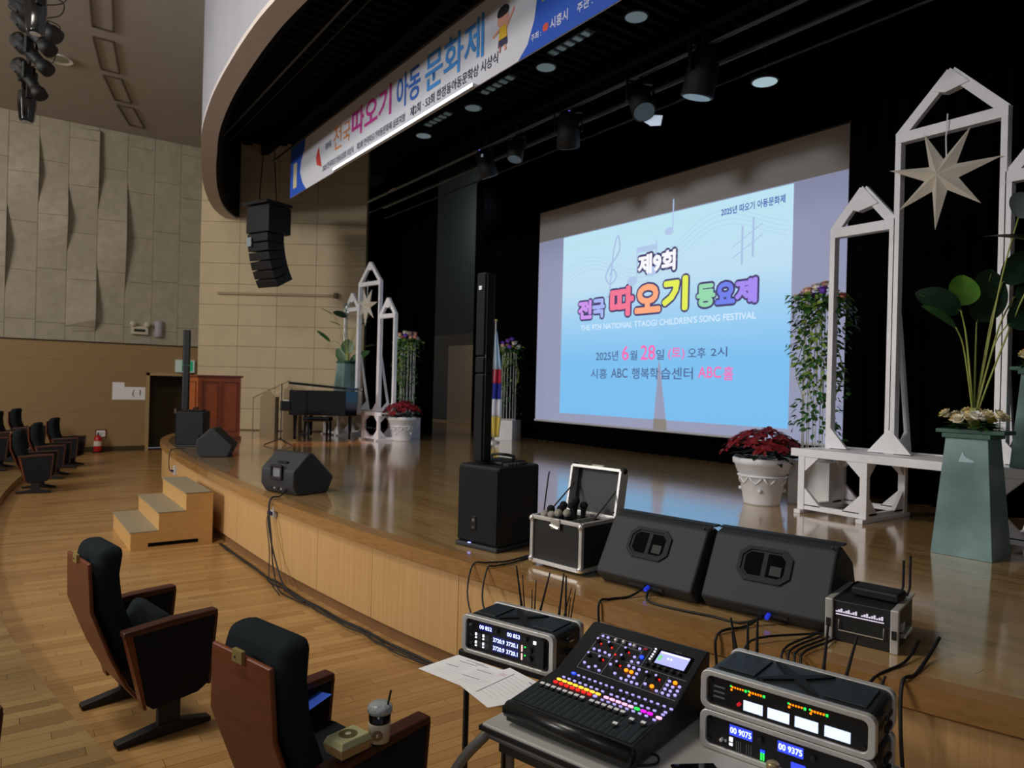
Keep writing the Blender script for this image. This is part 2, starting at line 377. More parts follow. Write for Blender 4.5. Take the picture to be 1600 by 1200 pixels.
# side wall of the house
WX = -21.3
wl = struct(MB().bb((WX - .3, -12, -.05), (WX - .06, 3.28, 8.5)).bb((WX - .3, 3.28, 2.02), (WX - .06, 4.3, 8.5)).bb((WX - .3, 4.3, -.05), (WX - .06, 6.2, 8.5)), 'wall_left', darkm)
for z0, z1 in [(.13, .603)] + [(.605 + i * .4455, 1.0485 + i * .4455) for i in range(5)]:
    z1 = min(z1, 2.83)
    if z0 < 2.0: 
        MB().bb((WX - .06, -11, z0), (WX, 3.22, min(z1, 2.03) if z1 > 1.95 else z1)).build('slatted_board', lowwall, wl)
        MB().bb((WX - .06, 4.36, z0), (WX, 6.1, z1)).build('slatted_board', lowwall, wl)
        if z1 > 2.12: MB().bb((WX - .06, -11, 2.032 if z0 < 2.03 else z0), (WX, 4.36, z1)).build('slatted_board', lowwall, wl)
    else: MB().bb((WX - .06, -11, z0), (WX, 6.1, z1)).build('slatted_board', lowwall, wl)
struct(MB().bb((WX - .02, -11, 0), (WX + .02, 3.22, .13)), 'baseboard_left', mat('dark_wood_base', (66, 52, 34), .5))
# 3D folded grey panels: each column leans out at its right edge
cols = [-1.9, -1.25, -.6, .05, .68, 1.31, 1.97, 2.63, 3.28, 3.93, 4.5, 5.4]
prof = {2: [(6.2, 0), (5.2, .22), (4.0, 0)], 3: [(8.0, 0), (7.0, .16), (6.2, 0)], 4: [(6.85, 0), (5.9, .2), (5.1, 0)], 5: [(5.0, 0), (3.8, .22), (3.12, 0)],
        6: [(7.2, 0), (5.6, .2), (4.15, 0)], 1: [(7.5, 0), (6.0, .2), (5.0, 0)]}
prof[5] = [(5.0, 0), (3.5, .2), (3.1, 0)]; p5b = [(8.3, .1), (7.2, .14), (6.2, 0)]
def off(k, z):
    v = 0
    for pr in ([prof[k]] if k in prof else []) + ([p5b] if k == 5 else []):
        for (z1, a), (z0, b) in zip(pr, pr[1:]):
            if z0 <= z <= z1: v = max(v, b + (a - b) * (z - z0) / (z1 - z0))
    return v
for k in range(len(cols) - 1):
    y0, y1 = cols[k] + .004, cols[k + 1] - .004
    st = [2.86, 3.35 - .06 * (k % 3)]; z = st[-1]
    while z < 8.4: z += 1.35 - .15 * (k % 2); st.append(min(z, 8.42))
    for z0, z1 in zip(st, st[1:]):
        if z1 - z0 < .03: continue
        n = 6; mb = MB(); vs = []
        for i in range(n + 1):
            zz = z0 + .004 + (z1 - z0 - .008) * i / n; o = off(k, zz)
            vs += [(WX - .05, y0, zz), (WX, y0, zz), (WX + o, y1, zz), (WX - .05, y1, zz)]
        fs = [(4 * i + a, 4 * i + (a + 1) % 4, 4 * i + 4 + (a + 1) % 4, 4 * i + 4 + a) for i in range(n) for a in range(4)] + [(0, 1, 2, 3), tuple(4 * n + a for a in (3, 2, 1, 0))]
        mb.add(vs, fs).build('wall_panel', conc, wl)
struct(MB().bb((WX - .03, -11, 2.83), (WX + .015, 6.1, 2.86)), 'trim_1', darkm)
# doorway
dr = struct(MB().bb((WX - .9, 3.28, 0), (WX - .8, 4.3, 2.02)), 'door_1', mat('dark_bronze_door', (66, 54, 36), .5))
MB().bb((WX - .8, 4.05, .95), (WX - .76, 4.1, 1.1)).build('door_handle', alu, dr)
fr = MB(); fr.bb((WX - .85, 3.20, 0), (WX + .03, 3.28, 2.1)); fr.bb((WX - .85, 4.3, 0), (WX + .03, 4.38, 2.1)); fr.bb((WX - .85, 3.2, 2.02), (WX + .03, 4.38, 2.1)); struct(fr, 'trim_2', mat('door_frame_oak', (176, 150, 106), .5))
# house ceiling with its access hatches
ce = struct(MB().bb((-24, -12, 8.42), (6, 6, 8.5)), 'ceiling', plaster)
hat = [((-13.2, 1.0), (-15.2, 1.25)), ((-15.65, 1.30), (-17.2, 1.59)), ((-17.5, 1.66), (-18.9, 2.04)), ((-19.2, 2.12), (-20.55, 2.56)), ((-11.0, .85), (-12.8, .97))]
hm = mat('hatch_edge_grey', (92, 80, 66), .8)
for a, b in hat:
    a = Vector(a + (8.41,)); b = Vector(b + (8.41,)); n = Vector((0, .34, 0)); mb = MB()
    for p, q in ((a, b), (a + n, b + n), (a, a + n), (b, b + n)): mb.bar(p, q, .035, .03)
    mb.build('access_hatch', hm, ce)
# curved proscenium fascia and soffit
FA = catmull([(-18.5, 5.1), (-17.9, 4.5), (-17.39, 4.08), (-16.48, 3.66), (-15.1, 3.22), (-13.76, 2.88), (-12.8, 2.67), (-11.58, 2.42), (-10.19, 2.24), (-9, 2.16), (-7.96, 2.13), (-7.18, 2.15), (-6, 2.24), (-5, 2.38), (-3, 2.8), (0, 3.7), (3, 5.2)], 6)
FB = offs(FA, .24)
struct(ribbon(FA, 5.83, 8.42, offs(FA, .05)), 'wall_fascia', whitepl)
struct(ribbon(offs(FA, -.004), 5.78, 5.84, FB), 'trim_3', soffm)
struct(ribbon(FB, 5.82, 7.7, offs(FA, .32)), 'wall_fascia_inner', blackm)
# stage house: black ceiling with slats and beams, back and side walls
PB = [(p.x, p.y) for p in offs(FA, .3)]
sg = struct(MB().prism(PB + [(3.6, 12.6), (-24, 12.6), (-24, 6.3)], 7.62, 7.7, 'xy'), 'ceiling_stage', blackm)
def fy(x):
    for a, b in zip(PB, PB[1:]):
        if a[0] <= x <= b[0]: return a[1] + (b[1] - a[1]) * (x - a[0]) / (b[0] - a[0])
    return 5.2
mb = MB()
for i in range(88): mb.bb((-17.6 + .24 * i, fy(-17.6 + .24 * i) + .1, 7.52), (-17.53 + .24 * i, 9.6, 7.62))
mb.build('ceiling_slat', slatc, sg, kind='stuff')
for y in (3.3, 4.9, 8.2): MB().bb((-15.2 if y < 4.8 else -17.5, y, 7.3), (.2 if y < 4.8 else 2.5, y + .14, 7.52)).build('ceiling_beam', slatc, sg)
struct(MB().bb((-24, 12.5, .7), (4, 12.7, 7.7)), 'wall_back', mat('back_wall_paint', (120, 112, 98), .8))
struct(MB().bb((3.4, 2.3, 0), (3.6, 12.6, 7.7)), 'wall_right', blackm)
# splayed beige proscenium wall (frontal to the house)
A0 = Vector((-17.98, 3.78, 0)); D0 = RT.copy(); WL = 3.92; N0 = Vector((D0.y, -D0.x, 0))
rzw = math.atan2(D0.y, D0.x)
pw_ = MB().bb((0, .035, 0), (WL, .25, 7.6)); pwo = struct(pw_, 'wall_proscenium', mat('beige_joint', (140, 120, 90), .9)); pwo.location = A0; pwo.rotation_euler.z = rzw
ce_ = [0, .93, 1.84, 2.75, WL]
for i in range(4):
    for j in range(14):
        z0 = SZ + .02 + j * .49; z1 = z0 + .49
        MB().bb((ce_[i] + .004, 0, z0 + .004), (ce_[i + 1] - .004, .04, min(z1, 7.6) - .004)).build('wall_panel', beige, pwo, bevel=0)
MB().bb((.45, -.06, 3.98), (3.25, -.01, 4.03)).build('wall_rail', mat('rail_beige', (150, 128, 96), .6), pwo)
MB().bb((3.2, -.09, 3.95), (3.28, -.005, 4.07)).build('rail_bracket', mat('rail_bracket_brown', (96, 76, 40), .6), pwo)
# grey box edge beside the proscenium wall
struct(MB().bb((-21.3, 4.9, 0), (-18.0, 5.1, 8.4)), 'wall_return', conc)
# curtains
def curtain(name, x0, x1, y, z0, z1, label, amp=.06, pitch=.22, group=None):
    n = int((x1 - x0) / pitch * 6); mb = MB(); vs = []
    for i in range(n + 1):
        x = x0 + (x1 - x0) * i / n; yy = y + amp * math.sin(i / 6 * 2 * PI) + .02 * math.sin(i * .9)
        vs += [(x, yy, z0), (x, yy, z1), (x, yy + .015, z1), (x, yy + .015, z0)]
    fs = [(4 * i + a, 4 * i + (a + 1) % 4, 4 * i + 4 + (a + 1) % 4, 4 * i + 4 + a) for i in range(n) for a in range(4)] + [(0, 1, 2, 3), tuple(4 * n + a for a in (3, 2, 1, 0))]
    mb.add(vs, fs); return tag(mb.build(name, curt, None, True), label, 'curtain', group)
curtain('stage_curtain', -18.3, -14.2, 8.0, SZ + .005, 7.2, 'black side curtain behind the left white arch set, next to the beige wall')
curtain('stage_curtain', -15.5, -4.6, 9.9, SZ + .005, 7.2, 'black pleated backdrop curtain behind and around the projection screen')
curtain('stage_curtain', -4.62, 3.3, 8.35, SZ + .005, 7.2, 'black side curtain behind the right white arch set and teal pedestal')
curtain('stage_curtain', -14.9, -3.6, 9.72, 5.6, 7.3, 'black border curtain hanging above the projection screen')
# grey hanging shell panel and lit doorway behind the stage
o = MB().bb((-18.0, 10.0, 3.35), (-15.55, 10.06, 7.62)); tag(o.build('acoustic_panel', mat('grey_green_shell', (128, 132, 126), .7), None), 'tall grey hanging panel between the black curtains at the stage back', 'panel')
struct(MB().bb((-19.6, 11.6, SZ), (-17.6, 11.66, 3.2)), 'door_2', mat('pale_stage_door', (205, 190, 160), .6))
struct(MB().bb((-20.4, 11.5, SZ), (-14.8, 11.58, SZ + .05)), 'trim_4', mat('pale_threshold', (220, 196, 150), .6))
# stage steps
stw = mat('step_oak_veneer', (204, 160, 98), .45, noise=.06, nscale=4, stretch=(1, 1, 6)); strd = mat('grey_step_carpet', (150, 136, 108), .95, bump=.3, bscale=300)
t = thing('step_unit', 'three-step oak stair unit with grey treads against the stage front', 'steps', (-9.82, 1.24, 0))
mb = MB()
for k in range(3): mb.prism([(.29 * k, 0), (.29 * k + .29, 0), (.29 * k + .29, .2 + .208 * k), (.29 * k, .2 + .208 * k)], -.74, .735, 'yz')
mb.build('step_body', stw, t)
mb = MB().prism([(0, 0), (.88, 0), (.88, .62), (.58, .62), (.58, .41), (.29, .41), (.29, .2), (0, .2)], .737, .757, 'yz'); mb.build('side_panel', stw, t)
for k in range(3): MB().bb((-.755, -.01 + .29 * k, .2 + .208 * k), (.757, .29 + .29 * k, .212 + .208 * k)).build('tread', strd, t)
MB().bb((.7575, .18, .035), (.762, .72, .075)).build('hand_slot', blackm, t)
# ================================================================ PROJECTION SCREEN
SY = 9.5
t = thing('projection_screen', 'large white projection screen showing the blue song festival title slide', 'projection screen', (-8.8, SY, 0))
MB().bb((-3.47, 0, 1.27), (3.5, .02, 5.76)).build('screen_fabric', mat('screen_white', (190, 184, 178), .8), t)
for x in (-3.0, 3.0): MB().tube([(x, .01, 5.8), (x, .01, 7.6)], .006, 5).build('suspension_wire', rubber, t)
MB().tube([(-3.5, .01, 5.78), (3.53, .01, 5.78)], .025, 8).build('top_bar', rubber, t)
MB().tube([(-3.5, .01, 1.26), (3.53, .01, 1.26)], .022, 8).build('bottom_bar', mat('screen_bar', (200, 200, 205), .5), t)
ras = mat('projector_black_level', (150, 155, 180), .8, emit=(128, 132, 160), es=.75)
# the projected field is notched where the speaker column stands in the beam
MB().prism([(-3.47, 1.28), (-.02, 1.28), (-.008, 1.47), (.285, 1.47), (.30, 1.28), (3.5, 1.28), (3.5, 5.12), (-3.47, 5.12)], -.004, -.001).build('projected_surround', ras, t)
pm = bpy.data.materials.new('projected_slide'); pm.use_nodes = True; nt = pm.node_tree; b = nt.nodes['Principled BSDF']
tc = nt.nodes.new('ShaderNodeTexCoord'); sp = nt.nodes.new('ShaderNodeSeparateXYZ'); nt.links.new(tc.outputs['Object'], sp.inputs[0])
mr = nt.nodes.new('ShaderNodeMapRange'); mr.inputs[1].default_value = 1.45; mr.inputs[2].default_value = 5.09; nt.links.new(sp.outputs[2], mr.inputs[0])
cr = nt.nodes.new('ShaderNodeValToRGB'); nt.links.new(mr.outputs[0], cr.inputs[0]); e = cr.color_ramp.elements
e[0].position = 0; e[0].color = s2l((118, 188, 238)); e[1].position = 1; e[1].color = s2l((186, 226, 240))
for p, c in ((.3, (122, 190, 238)), (.52, (158, 206, 240)), (.7, (190, 222, 240))): q = e.new(p); q.color = s2l(c)
nt.links.new(cr.outputs[0], b.inputs['Emission Color']); b.inputs['Emission Strength'].default_value = 1.0; b.inputs['Base Color'].default_value = (.02, .02, .02, 1); b.inputs['Roughness'].default_value = .9
px0, px1, pz0, pz1 = -2.64, 2.66, 1.455, 5.10
MB().prism([(px0, pz0), (-.01, pz0), (.005, 1.64), (.045, 2.1), (.06, 2.38), (.095, 2.56), (.13, 2.36), (.17, 2.1), (.25, 1.64), (.285, pz0), (px1, pz0), (px1, pz1), (px0, pz1)], -.010, -.005).build('projected_slide', pm, t)
def em(n, c, s=1.0): return mat(n, c, .9, emit=c, es=s)
def pcol(n, c): 
    m = mat('slide_' + n, tuple(int(v * .3) for v in c), .9, emit=c, es=1.0, spec=0); return m
out = pcol('outline', (72, 66, 112)); cy_ = -.0105
def stext(body, col, x0, z0, w, h, bold=.02, ol=0.035, oc=None):
    g = bold; x0 += g; z0 += g; w -= 2 * g; h -= 2 * g
    fat_text(body, oc or out, t, x0, z0, w, h, cy_ - .001, g + ol, 'title_outline')
    fat_text(body, col, t, x0, z0, w, h, cy_ - .004, g, 'title_lettering')
# (x relative to -8.8)
B_ = .022
stext('제9회', pcol('white', (245, 245, 250)), -.48, 4.08, .90, .37, .018, .042)
for ch, c, x, z, w_, h_ in (('전', (205, 150, 235), -2.12, 3.36, .41, .38), ('국', (165, 180, 240), -1.70, 3.36, .36, .38), ('따', (240, 120, 150), -1.2, 3.35, .64, .57), ('오', (250, 170, 130), -.54, 3.37, .64, .53),
                            ('기', (225, 235, 90), .13, 3.36, .58, .60), ('동', (150, 215, 175), .90, 3.38, .38, .39), ('요', (115, 130, 235), 1.29, 3.40, .38, .36), ('제', (165, 140, 240), 1.67, 3.38, .41, .40)):
    stext(ch, pcol('c%d%d' % (c[0], c[1]), c), x, z, w_, h_, .034 if w_ > .5 else .024, .036)
wl_ = pcol('pale_blue_white', (215, 235, 252)); gr_ = pcol('slate', (82, 104, 150)); pk = pcol('pink', (240, 110, 180)); bl_ = pcol('royal', (60, 80, 170)); dv = pcol('dim_violet', (168, 190, 224))
text("THE 9TH NATIONAL TTAOGI CHILDREN'S SONG FESTIVAL", wl_, t, -2.03, 3.13, 4.1, .115, cy_ - .004, .01)
for bd, c, x, z, w_, h_ in (('2025년', gr_, -1.56, 2.52, .62, .19), ('6', pk, -.84, 2.52, .18, .27), ('월', gr_, -.63, 2.52, .19, .18), ('28', pk, -.36, 2.52, .36, .27), ('일', gr_, .02, 2.52, .19, .18), ('(토)', pk, .30, 2.51, .37, .21), ('오후', gr_, .74, 2.53, .38, .18), ('2시', gr_, 1.22, 2.55, .33, .16),
                            ('시흥', gr_, -1.70, 2.17, .47, .2), ('ABC', gr_, -1.12, 2.19, .44, .18), ('행복학', gr_, -.57, 2.17, .66, .21), ('습센터', gr_, .14, 2.17, .72, .21), ('ABC', pk, .97, 2.2, .47, .19), ('홀', pk, 1.48, 2.17, .2, .22)):
    text(bd, c, t, x, z, w_, h_, cy_ - .004, .012)
text('2025년 따오기 아동문화제', bl_, t, 1.36, 4.84, 1.17, .13, cy_ - .004, .02)
# faint musical staff, clef, notes and sharp printed in the slide
mb = MB()
for k in range(4):
    P_ = [(px0 + .1 + 5.1 * i / 30, cy_, 4.0 + .085 * k + .28 * math.sin(i * .33 + .3 + k * .06) + .018 * i) for i in range(31)]
    mb.tube(P_, .004, 4)
mb.build('staff_line', pcol('staff', (165, 200, 225)), t)
clef = catmull([(-1.30, 0, 3.76), (-1.22, 0, 3.84), (-1.13, 0, 4.62), (-1.02, 0, 4.9), (-.98, 0, 4.6), (-1.24, 0, 4.32), (-1.33, 0, 4.12), (-1.2, 0, 3.99), (-1.04, 0, 4.12), (-1.13, 0, 4.27), (-1.22, 0, 4.16)], 5)
MB().tube([(p.x, cy_ - .002, p.z) for p in clef], .016, 5).build('treble_clef', dv, t)
mb = MB()
for x, z, s_ in ((.25, 4.78, .1), (-.62, 3.99, .13), (-.15, 4.12, .13)):
    mb.ball((x, cy_, z), s_, 12, (1, .02, .75)); mb.bb((x + s_ * .75, cy_ - .003, z), (x + s_ * .95, cy_ + .001, z + .55))
mb.bb((-.52, cy_ - .003, 4.5), (-.02, cy_ + .001, 4.6)); mb.build('music_note', pcol('note', (176, 198, 232)), t)
mb = MB()
for a, b_ in (((1.78, 4.0), (1.78, 4.62)), ((1.98, 4.1), (1.98, 4.72)), ((1.6, 4.12), (2.15, 4.42)), ((1.6, 4.3), (2.15, 4.6))): mb.bar((a[0], cy_, a[1]), (b_[0], cy_, b_[1]), .035, .004)
mb.build('sharp_sign', dv, t)
# ================================================================ BANNER
BY = 4.2; BX = -8.3
t = thing('banner', 'long white and blue festival banner with Korean brush lettering hung above the stage', 'banner', (BX, BY, 0))
bw = mat('banner_vinyl_white', (222, 222, 228), .5); bb_ = mat('banner_blue', (44, 92, 200), .5)
bx0, bx1, bz0, bz1 = -4.55, 4.6, 5.29, 6.18
MB().bb((bx0, 0, bz0), (bx1, .012, bz1)).build('banner_sheet', bw, t)
eL = [(-3.72, bz0), (-3.92, 5.45), (-4.05, 5.65), (-4.0, 5.85), (-3.85, 6.0), (-3.8, bz1)]
MB().prism([(bx0, bz0)] + eL + [(bx0, bz1)], -.004, -.001).build('blue_end', bb_, t)
eR = [(2.45, bz0), (2.60, 5.40), (2.70, 5.6), (2.74, 5.8), (2.68, bz1)]
MB().prism(eR + [(bx1, bz1), (bx1, bz0)], -.004, -.001).build('blue_end', bb_, t)
def bt(body, c, x0, x1, z0, h, bold=.01): text(body, c, t, x0, z0, x1 - x0, h, -.006, bold)
ca = lambda n, c: mat('ink_' + n, c, .6)
bt('제9회', ca('grey', (110, 110, 130)), -2.85, -2.6, 5.72, .12)
bt('전', ca('orange', (226, 140, 70)), -2.50, -2.18, 5.62, .38, .0); bt('국', ca('orange', (226, 140, 70)), -2.12, -1.84, 5.62, .32, .0)
bt('따오기', ca('magenta', (206, 60, 150)), -1.78, -.46, 5.62, .42, .02)
bt('아동', ca('blue', (60, 110, 200)), -.30, .36, 5.60, .44, .015); bt('문화제', ca('skyblue', (70, 150, 225)), .48, 1.80, 5.58, .48, .015)
bt('2025 전국따오기동요대회 시상식', ca('navy', (60, 60, 90)), -2.95, -1.7, 5.40, .11); bt('제2회 전국따오기아동문화제 심포지엄', ca('navy', (60, 60, 90)), -1.58, -.05, 5.40, .11)
bt('제2회 · 53회 한정동아동문학상 시상식', ca('navy', (60, 60, 90)), .1, 2.08, 5.40, .13)
yl = ca('yellow', (240, 210, 60)); wh = ca('white', (235, 238, 245))
bt('ABC홀 대공연장', yl, 2.82, 4.3, 5.72, .16, .02); bt('2025. 6. 28', wh, 2.82, 3.9, 5.93, .13)
bt('주최 :', wh, 2.66, 2.82, 5.40, .07); bt('시흥시', wh, 2.96, 3.22, 5.40, .11); bt('주관 : 따오기아동문화진흥회', wh, 3.35, 4.45, 5.40, .09)
MB().ball((2.89, -.006, 5.46), .045, 8, (1, .05, 1)).build('round_emblem', ca('redorange', (225, 90, 60)), t)
MB().bb((-4.38, -.008, 5.42), (-4.2, -.004, 5.86)).build('cream_label', ca('cream', (210, 200, 160)), t); bt('문화', ca('navy', (60, 60, 90)), -4.36, -4.22, 5.45, .37)
# small red bird-tail stroke and the printed cheering child
MB().prism([(-3.22, 5.58), (-3.0, 5.5), (-3.08, 5.68), (-3.15, 5.86), (-3.26, 5.72)], -.006, -.003).build('red_brush_mark', ca('red', (205, 70, 60)), t)
sk = ca('skin', (225, 165, 140))
MB().ball((2.16, -.005, 5.84), .105, 14, (1, .05, .9)).build('printed_head', sk, t)
for a_, b_ in (((2.1, 5.74), (1.98, 5.70)), ((2.22, 5.72), (2.36, 5.88)), ((2.13, 5.56), (2.12, 5.49)), ((2.2, 5.56), (2.22, 5.49))): MB().bar((a_[0], -.005, a_[1]), (b_[0], -.005, b_[1]), .006, .03).build('printed_limb', sk, t)
MB().ball((2.16, -.0065, 5.91), .11, 14, (1, .05, .62)).build('printed_hair', ca('black', (25, 22, 28)), t)
MB().prism([(2.09, 5.62), (2.24, 5.62), (2.22, 5.76), (2.11, 5.76)], -.009, -.005).build('printed_yellow_shirt', ca('yel2', (235, 190, 50)), t)
MB().prism([(2.08, 5.55), (2.25, 5.55), (2.24, 5.625), (2.09, 5.625)], -.009, -.005).build('printed_shorts', ca('navy', (60, 60, 90)), t)
MB().tube([(-1.0 + bx0, 0, bz1 + .03), (bx1 + .4, 0, bz1 + .03)], .024, 8).build('hanging_batten', mat('batten_dark', (60, 60, 60), .4, .6), t)
t2 = thing('banner_glow_strip', 'added glowing white strip imitating bright light along the lower edge of the banner', 'light', (BX, BY - .05, 0))  # added strip; its glow stands in for light falling on the banner's lower edge
MB().bb((-2.33, -.02, 5.262), (1.70, .03, 5.30)).build('housing', alu, t2)  # backing of the added glow strip
MB().bb((-2.32, -.026, 5.266), (1.69, -.02, 5.30)).build('glow_face', mat('strip_glow', (240, 244, 255), .5, emit=(236, 242, 255), es=1.6), t2)
# ================================================================ OVERHEAD STAGE LIGHTING
pipe = mat('grey_steel_pipe', (110, 116, 120), .35, .8)
def batten(y, z, x0, x1, label):
    t = thing('lighting_batten', label, 'batten', (0, y, z)); MB().tube([(x0, 0, 0), (x1, 0, 0)], .026, 8).build('pipe', pipe, t); MB().tube([(x0, .03, -.22), (x1, .03, -.22)], .014, 6).build('cable_bar', slatm, t)
    m2 = MB()
    x = x0 + .5
    while x < x1: MB().tube([(x, 0, .02), (x, 0, 7.53 - z)], .006, 5).build('suspension_wire', slatm, t); x += 3.1
batten(6.0, 5.66, -13.5, 3.0, 'brightest grey steel lighting pipe running under the stage ceiling')
batten(6.35, 5.60, -13.5, 3.0, 'thin dark lighting pipe just behind the brightest one')
batten(3.55, 6.9, -15.2, -.6, 'dark pipe high above the banner under the slatted ceiling')
LASTFIX = [None]
def fixture(loc, rz, tilt, label, s=1.0, glass=lambda: mat('pale_lens', (90, 108, 118), .15, emit=(110, 135, 150), es=.12)):
    t = thing('stage_light', label, 'stage light', loc, rz)
    MB().bar((0, 0, 0), (0, 0, .16 * s), .03).build('hook_clamp', slatm, t)
    mb = MB(); mb.bb((-.15 * s, -.02, -.02), (.15 * s, .02, 0)); mb.bb((-.16 * s, -.02, -.22 * s), (-.145 * s, .02, 0)); mb.bb((.145 * s, -.02, -.22 * s), (.16 * s, .02, 0)); mb.build('yoke', slatm, t)
    mb = MB(); mb.m = Matrix.Translation((0, 0, -.2 * s)) @ Euler((tilt, 0, 0)).to_matrix().to_4x4()
    mb.lathe([(.06 * s, .2 * s), (.11 * s, .14 * s), (.125 * s, 0), (.13 * s, -.18 * s), (.12 * s, -.185 * s)], 16); mb.build('lamp_body', plastic, t, True)
    mb = MB(); mb.m = Matrix.Translation((0, 0, -.2 * s)) @ Euler((tilt, 0, 0)).to_matrix().to_4x4(); mb.lathe([(.11 * s, -.19 * s), (.11 * s, -.186 * s)], 16); mb.build('lens', glass(), t); LASTFIX[0] = t
for i, (x, z, s_, ti, lb) in enumerate(((-9.15, 5.42, 1.1, .4, 'black stage light with blue indicator, leftmost on the bright grey pipe'), (-8.35, 5.40, .9, -.3, 'second small black stage light from the left on the grey pipe'), (-7.2, 5.42, 1.2, .5, 'black stage light with pale lens below its body, mid left of the pipe'),
                                   (-5.9, 5.38, 1.1, -.6, 'black stage light with a bright white barn door at the middle of the pipe'), (-5.0, 5.45, 1.35, .25, 'largest black stage light hanging right of the middle of the pipe'))):
    fixture((x, 6.0, z + .2), .4 * i, ti, lb, s_)
    if i in (0, 2, 4): MB().ball((.02, -.13, -.05), .018, 8).build('blue_indicator', LE('violet_indicator', (120, 110, 255), 1.6), LASTFIX[0]); MB().bb((.05, -.14, -.16), (.10, -.12, -.12)).build('painted_glint', mat('glint_glow', (190, 205, 210), .4, emit=(150, 170, 180), es=.35), LASTFIX[0])  # the small glowing plate is a glint painted onto the lamp body
mb = MB()
t = thing('stage_light', 'flat white reflector light hanging by the stage pipe, brightest small fixture', 'stage light', (-5.80, 6.1, 5.17), .5)
MB().prism([(-.10, -.04), (.0, .02), (.12, 0), (.10, -.11), (-.02, -.10)], 0, .02).build('reflector', mat('white_reflector', (210, 222, 235), .4, emit=(190, 205, 225), es=.5), t)
MB().tube([(0, .01, .02), (0, .01, .5)], .012, 6).build('stem', slatm, t)
# ceiling downlights: disc with dark hub
for x, y, lab, em_ in ((-5.35, 7.6, 'bright pale round downlight in the black stage ceiling, above the screen', .55), (-6.85, 6.85, 'round speckled downlight right of the banner end', .07), (-8.8, 6.85, 'round grey downlight below the blue end of the banner', .07), (-10.91, 6.85, 'third round grey downlight along the banner, dimmer', .06), (-12.77, 6.85, 'farthest small round downlight beside the banner', .12)):
    zz = 5.83 if y > 7 else 7.0
    t = thing('downlight', lab, 'ceiling light', (x, y, zz))
    MB().lathe([(.15, 0), (.17, .01), (.17, .05), (.15, .06)], 24).build('housing', slatm, t)
    MB().lathe([(.148, -.004), (.148, .0)], 24).build('lens', mat('downlight_lens%g' % em_, (150, 170, 165), .4, emit=(190, 215, 225), es=em_ * (1 if y > 7 else 1.2)), t)
    MB().tube([(0, 0, .05), (0, 0, 7.63 - zz)], .012, 6).build('stem', slatm, t)
for x, lab in ((-8.28, 'row of small louvre lights right of the banner, nearer'), (-10.21, 'row of small louvre lights beside the banner, middle'), (-12.27, 'row of small louvre lights beside the banner, dimmest')):
    t = thing('louvre_light', lab, 'ceiling light', (x, 6.88, 7.2)); MB().bb((-.5, -.09, 0), (.5, .09, .06)).build('housing', slatm, t); MB().tube([(0, 0, .05), (0, 0, .43)], .012, 6).build('stem', slatm, t)
    for k in range(5): MB().bb((-.42 + .19 * k, -.07, -.02), (-.33 + .19 * k, .07, 0)).build('louvre', mat('louvre_grey', (130, 145, 140), .3, emit=(120, 140, 140), es=.12), t)
# house-left lamp rail
t = thing('lamp_rail', 'dark pipe under the auditorium ceiling carrying the cluster of black spotlights', 'lamp rail', (-14, .30, 7.55))
MB().tube([(-3.4, 0, 0), (3.2, 0, 0)], .03, 8).build('pipe', slatm, t)
for x in (-3, 0, 3): MB().tube([(x, 0, 0), (x, 0, .85)], .012, 6).build('hanger', slatm, t)
def profile_spot(loc, rz, tilt, label):
    t = thing('profile_spotlight', label, 'spotlight', loc, rz)
    MB().bar((0, 0, 0), (0, 0, .2), .05).build('hook_clamp', rubber, t)
    mb = MB(); mb.bb((-.13, -.02, -.02), (.13, .02, .01)); mb.bb((-.14, -.02, -.26), (-.12, .02, .01)); mb.bb((.12, -.02, -.26), (.14, .02, .01)); mb.build('yoke', rubber, t)
    T = Matrix.Translation((0, 0, -.22)) @ Euler((tilt, 0, 0)).to_matrix().to_4x4()
    mb = MB(); mb.m = T; mb.lathe([(.05, .38), (.13, .34), (.14, .12), (.10, .08), (.09, -.2), (.085, -.22)], 14); mb.build('barrel', rubber, t, True)
    mb = MB(); mb.m = T; mb.lathe([(.085, -.22), (.12, -.30), (.115, -.42), (.10, -.42)], 14); mb.build('lens_tube', rubber, t, True)
    mb = MB(); mb.m = T; mb.box((0, 0, .22), (.26, .22, .16)); mb.build('lamp_housing', rubber, t, bevel=.02)
    MB().tube(catmull([(0, .05, -.02), (-.15, .3, .1), (-.05, .42, .25), (.1, .2, .28), (0, .02, .2)], 5), .009, 5).build('safety_cable', rubber, t)
def moving_head(loc, rz, label, s=1.0):
    t = thing('moving_head_light', label, 'spotlight', loc, rz)
    MB().bb((-.16 * s, -.12 * s, -.02), (.16 * s, .12 * s, .12)).build('base', rubber, t, bevel=.02)
    for q in (-.17, .17): MB().bb(((q - .02) * s, -.06, -.36 * s), ((q + .02) * s, .06, 0)).build('yoke_arm', rubber, t, bevel=.01)
    mb = MB(); mb.m = Matrix.Translation((0, 0, -.4 * s)); mb.lathe([(.07 * s, .24 * s), (.14 * s, .18 * s), (.15 * s, 0), (.12 * s, -.3 * s), (.10 * s, -.34 * s)], 8); mb.build('head', gblack, t, bevel=.01)
    MB().lathe([(.07 * s, -.745 * s), (.07 * s, -.742 * s)], 12).build('front_lens', mat('head_lens_white', (210, 210, 210), .2), t)
profile_spot((-13.1, .30, 7.42), -.65, .75, 'black profile spotlight, upper left of the cluster under the ceiling')
profile_spot((-14.0, .30, 7.42), -.65, .8, 'black profile spotlight in the middle of the ceiling cluster')
profile_spot((-15.2, .30, 7.42), -.7, .65, 'black profile spotlight in the lower middle of the ceiling cluster')
profile_spot((-12.6, .30, 7.42), -.5, .9, 'short black spotlight at the upper right of the ceiling cluster')
moving_head((-11.9, .30, 7.40), .3, 'large moving head light cut by the top of the picture', .95)
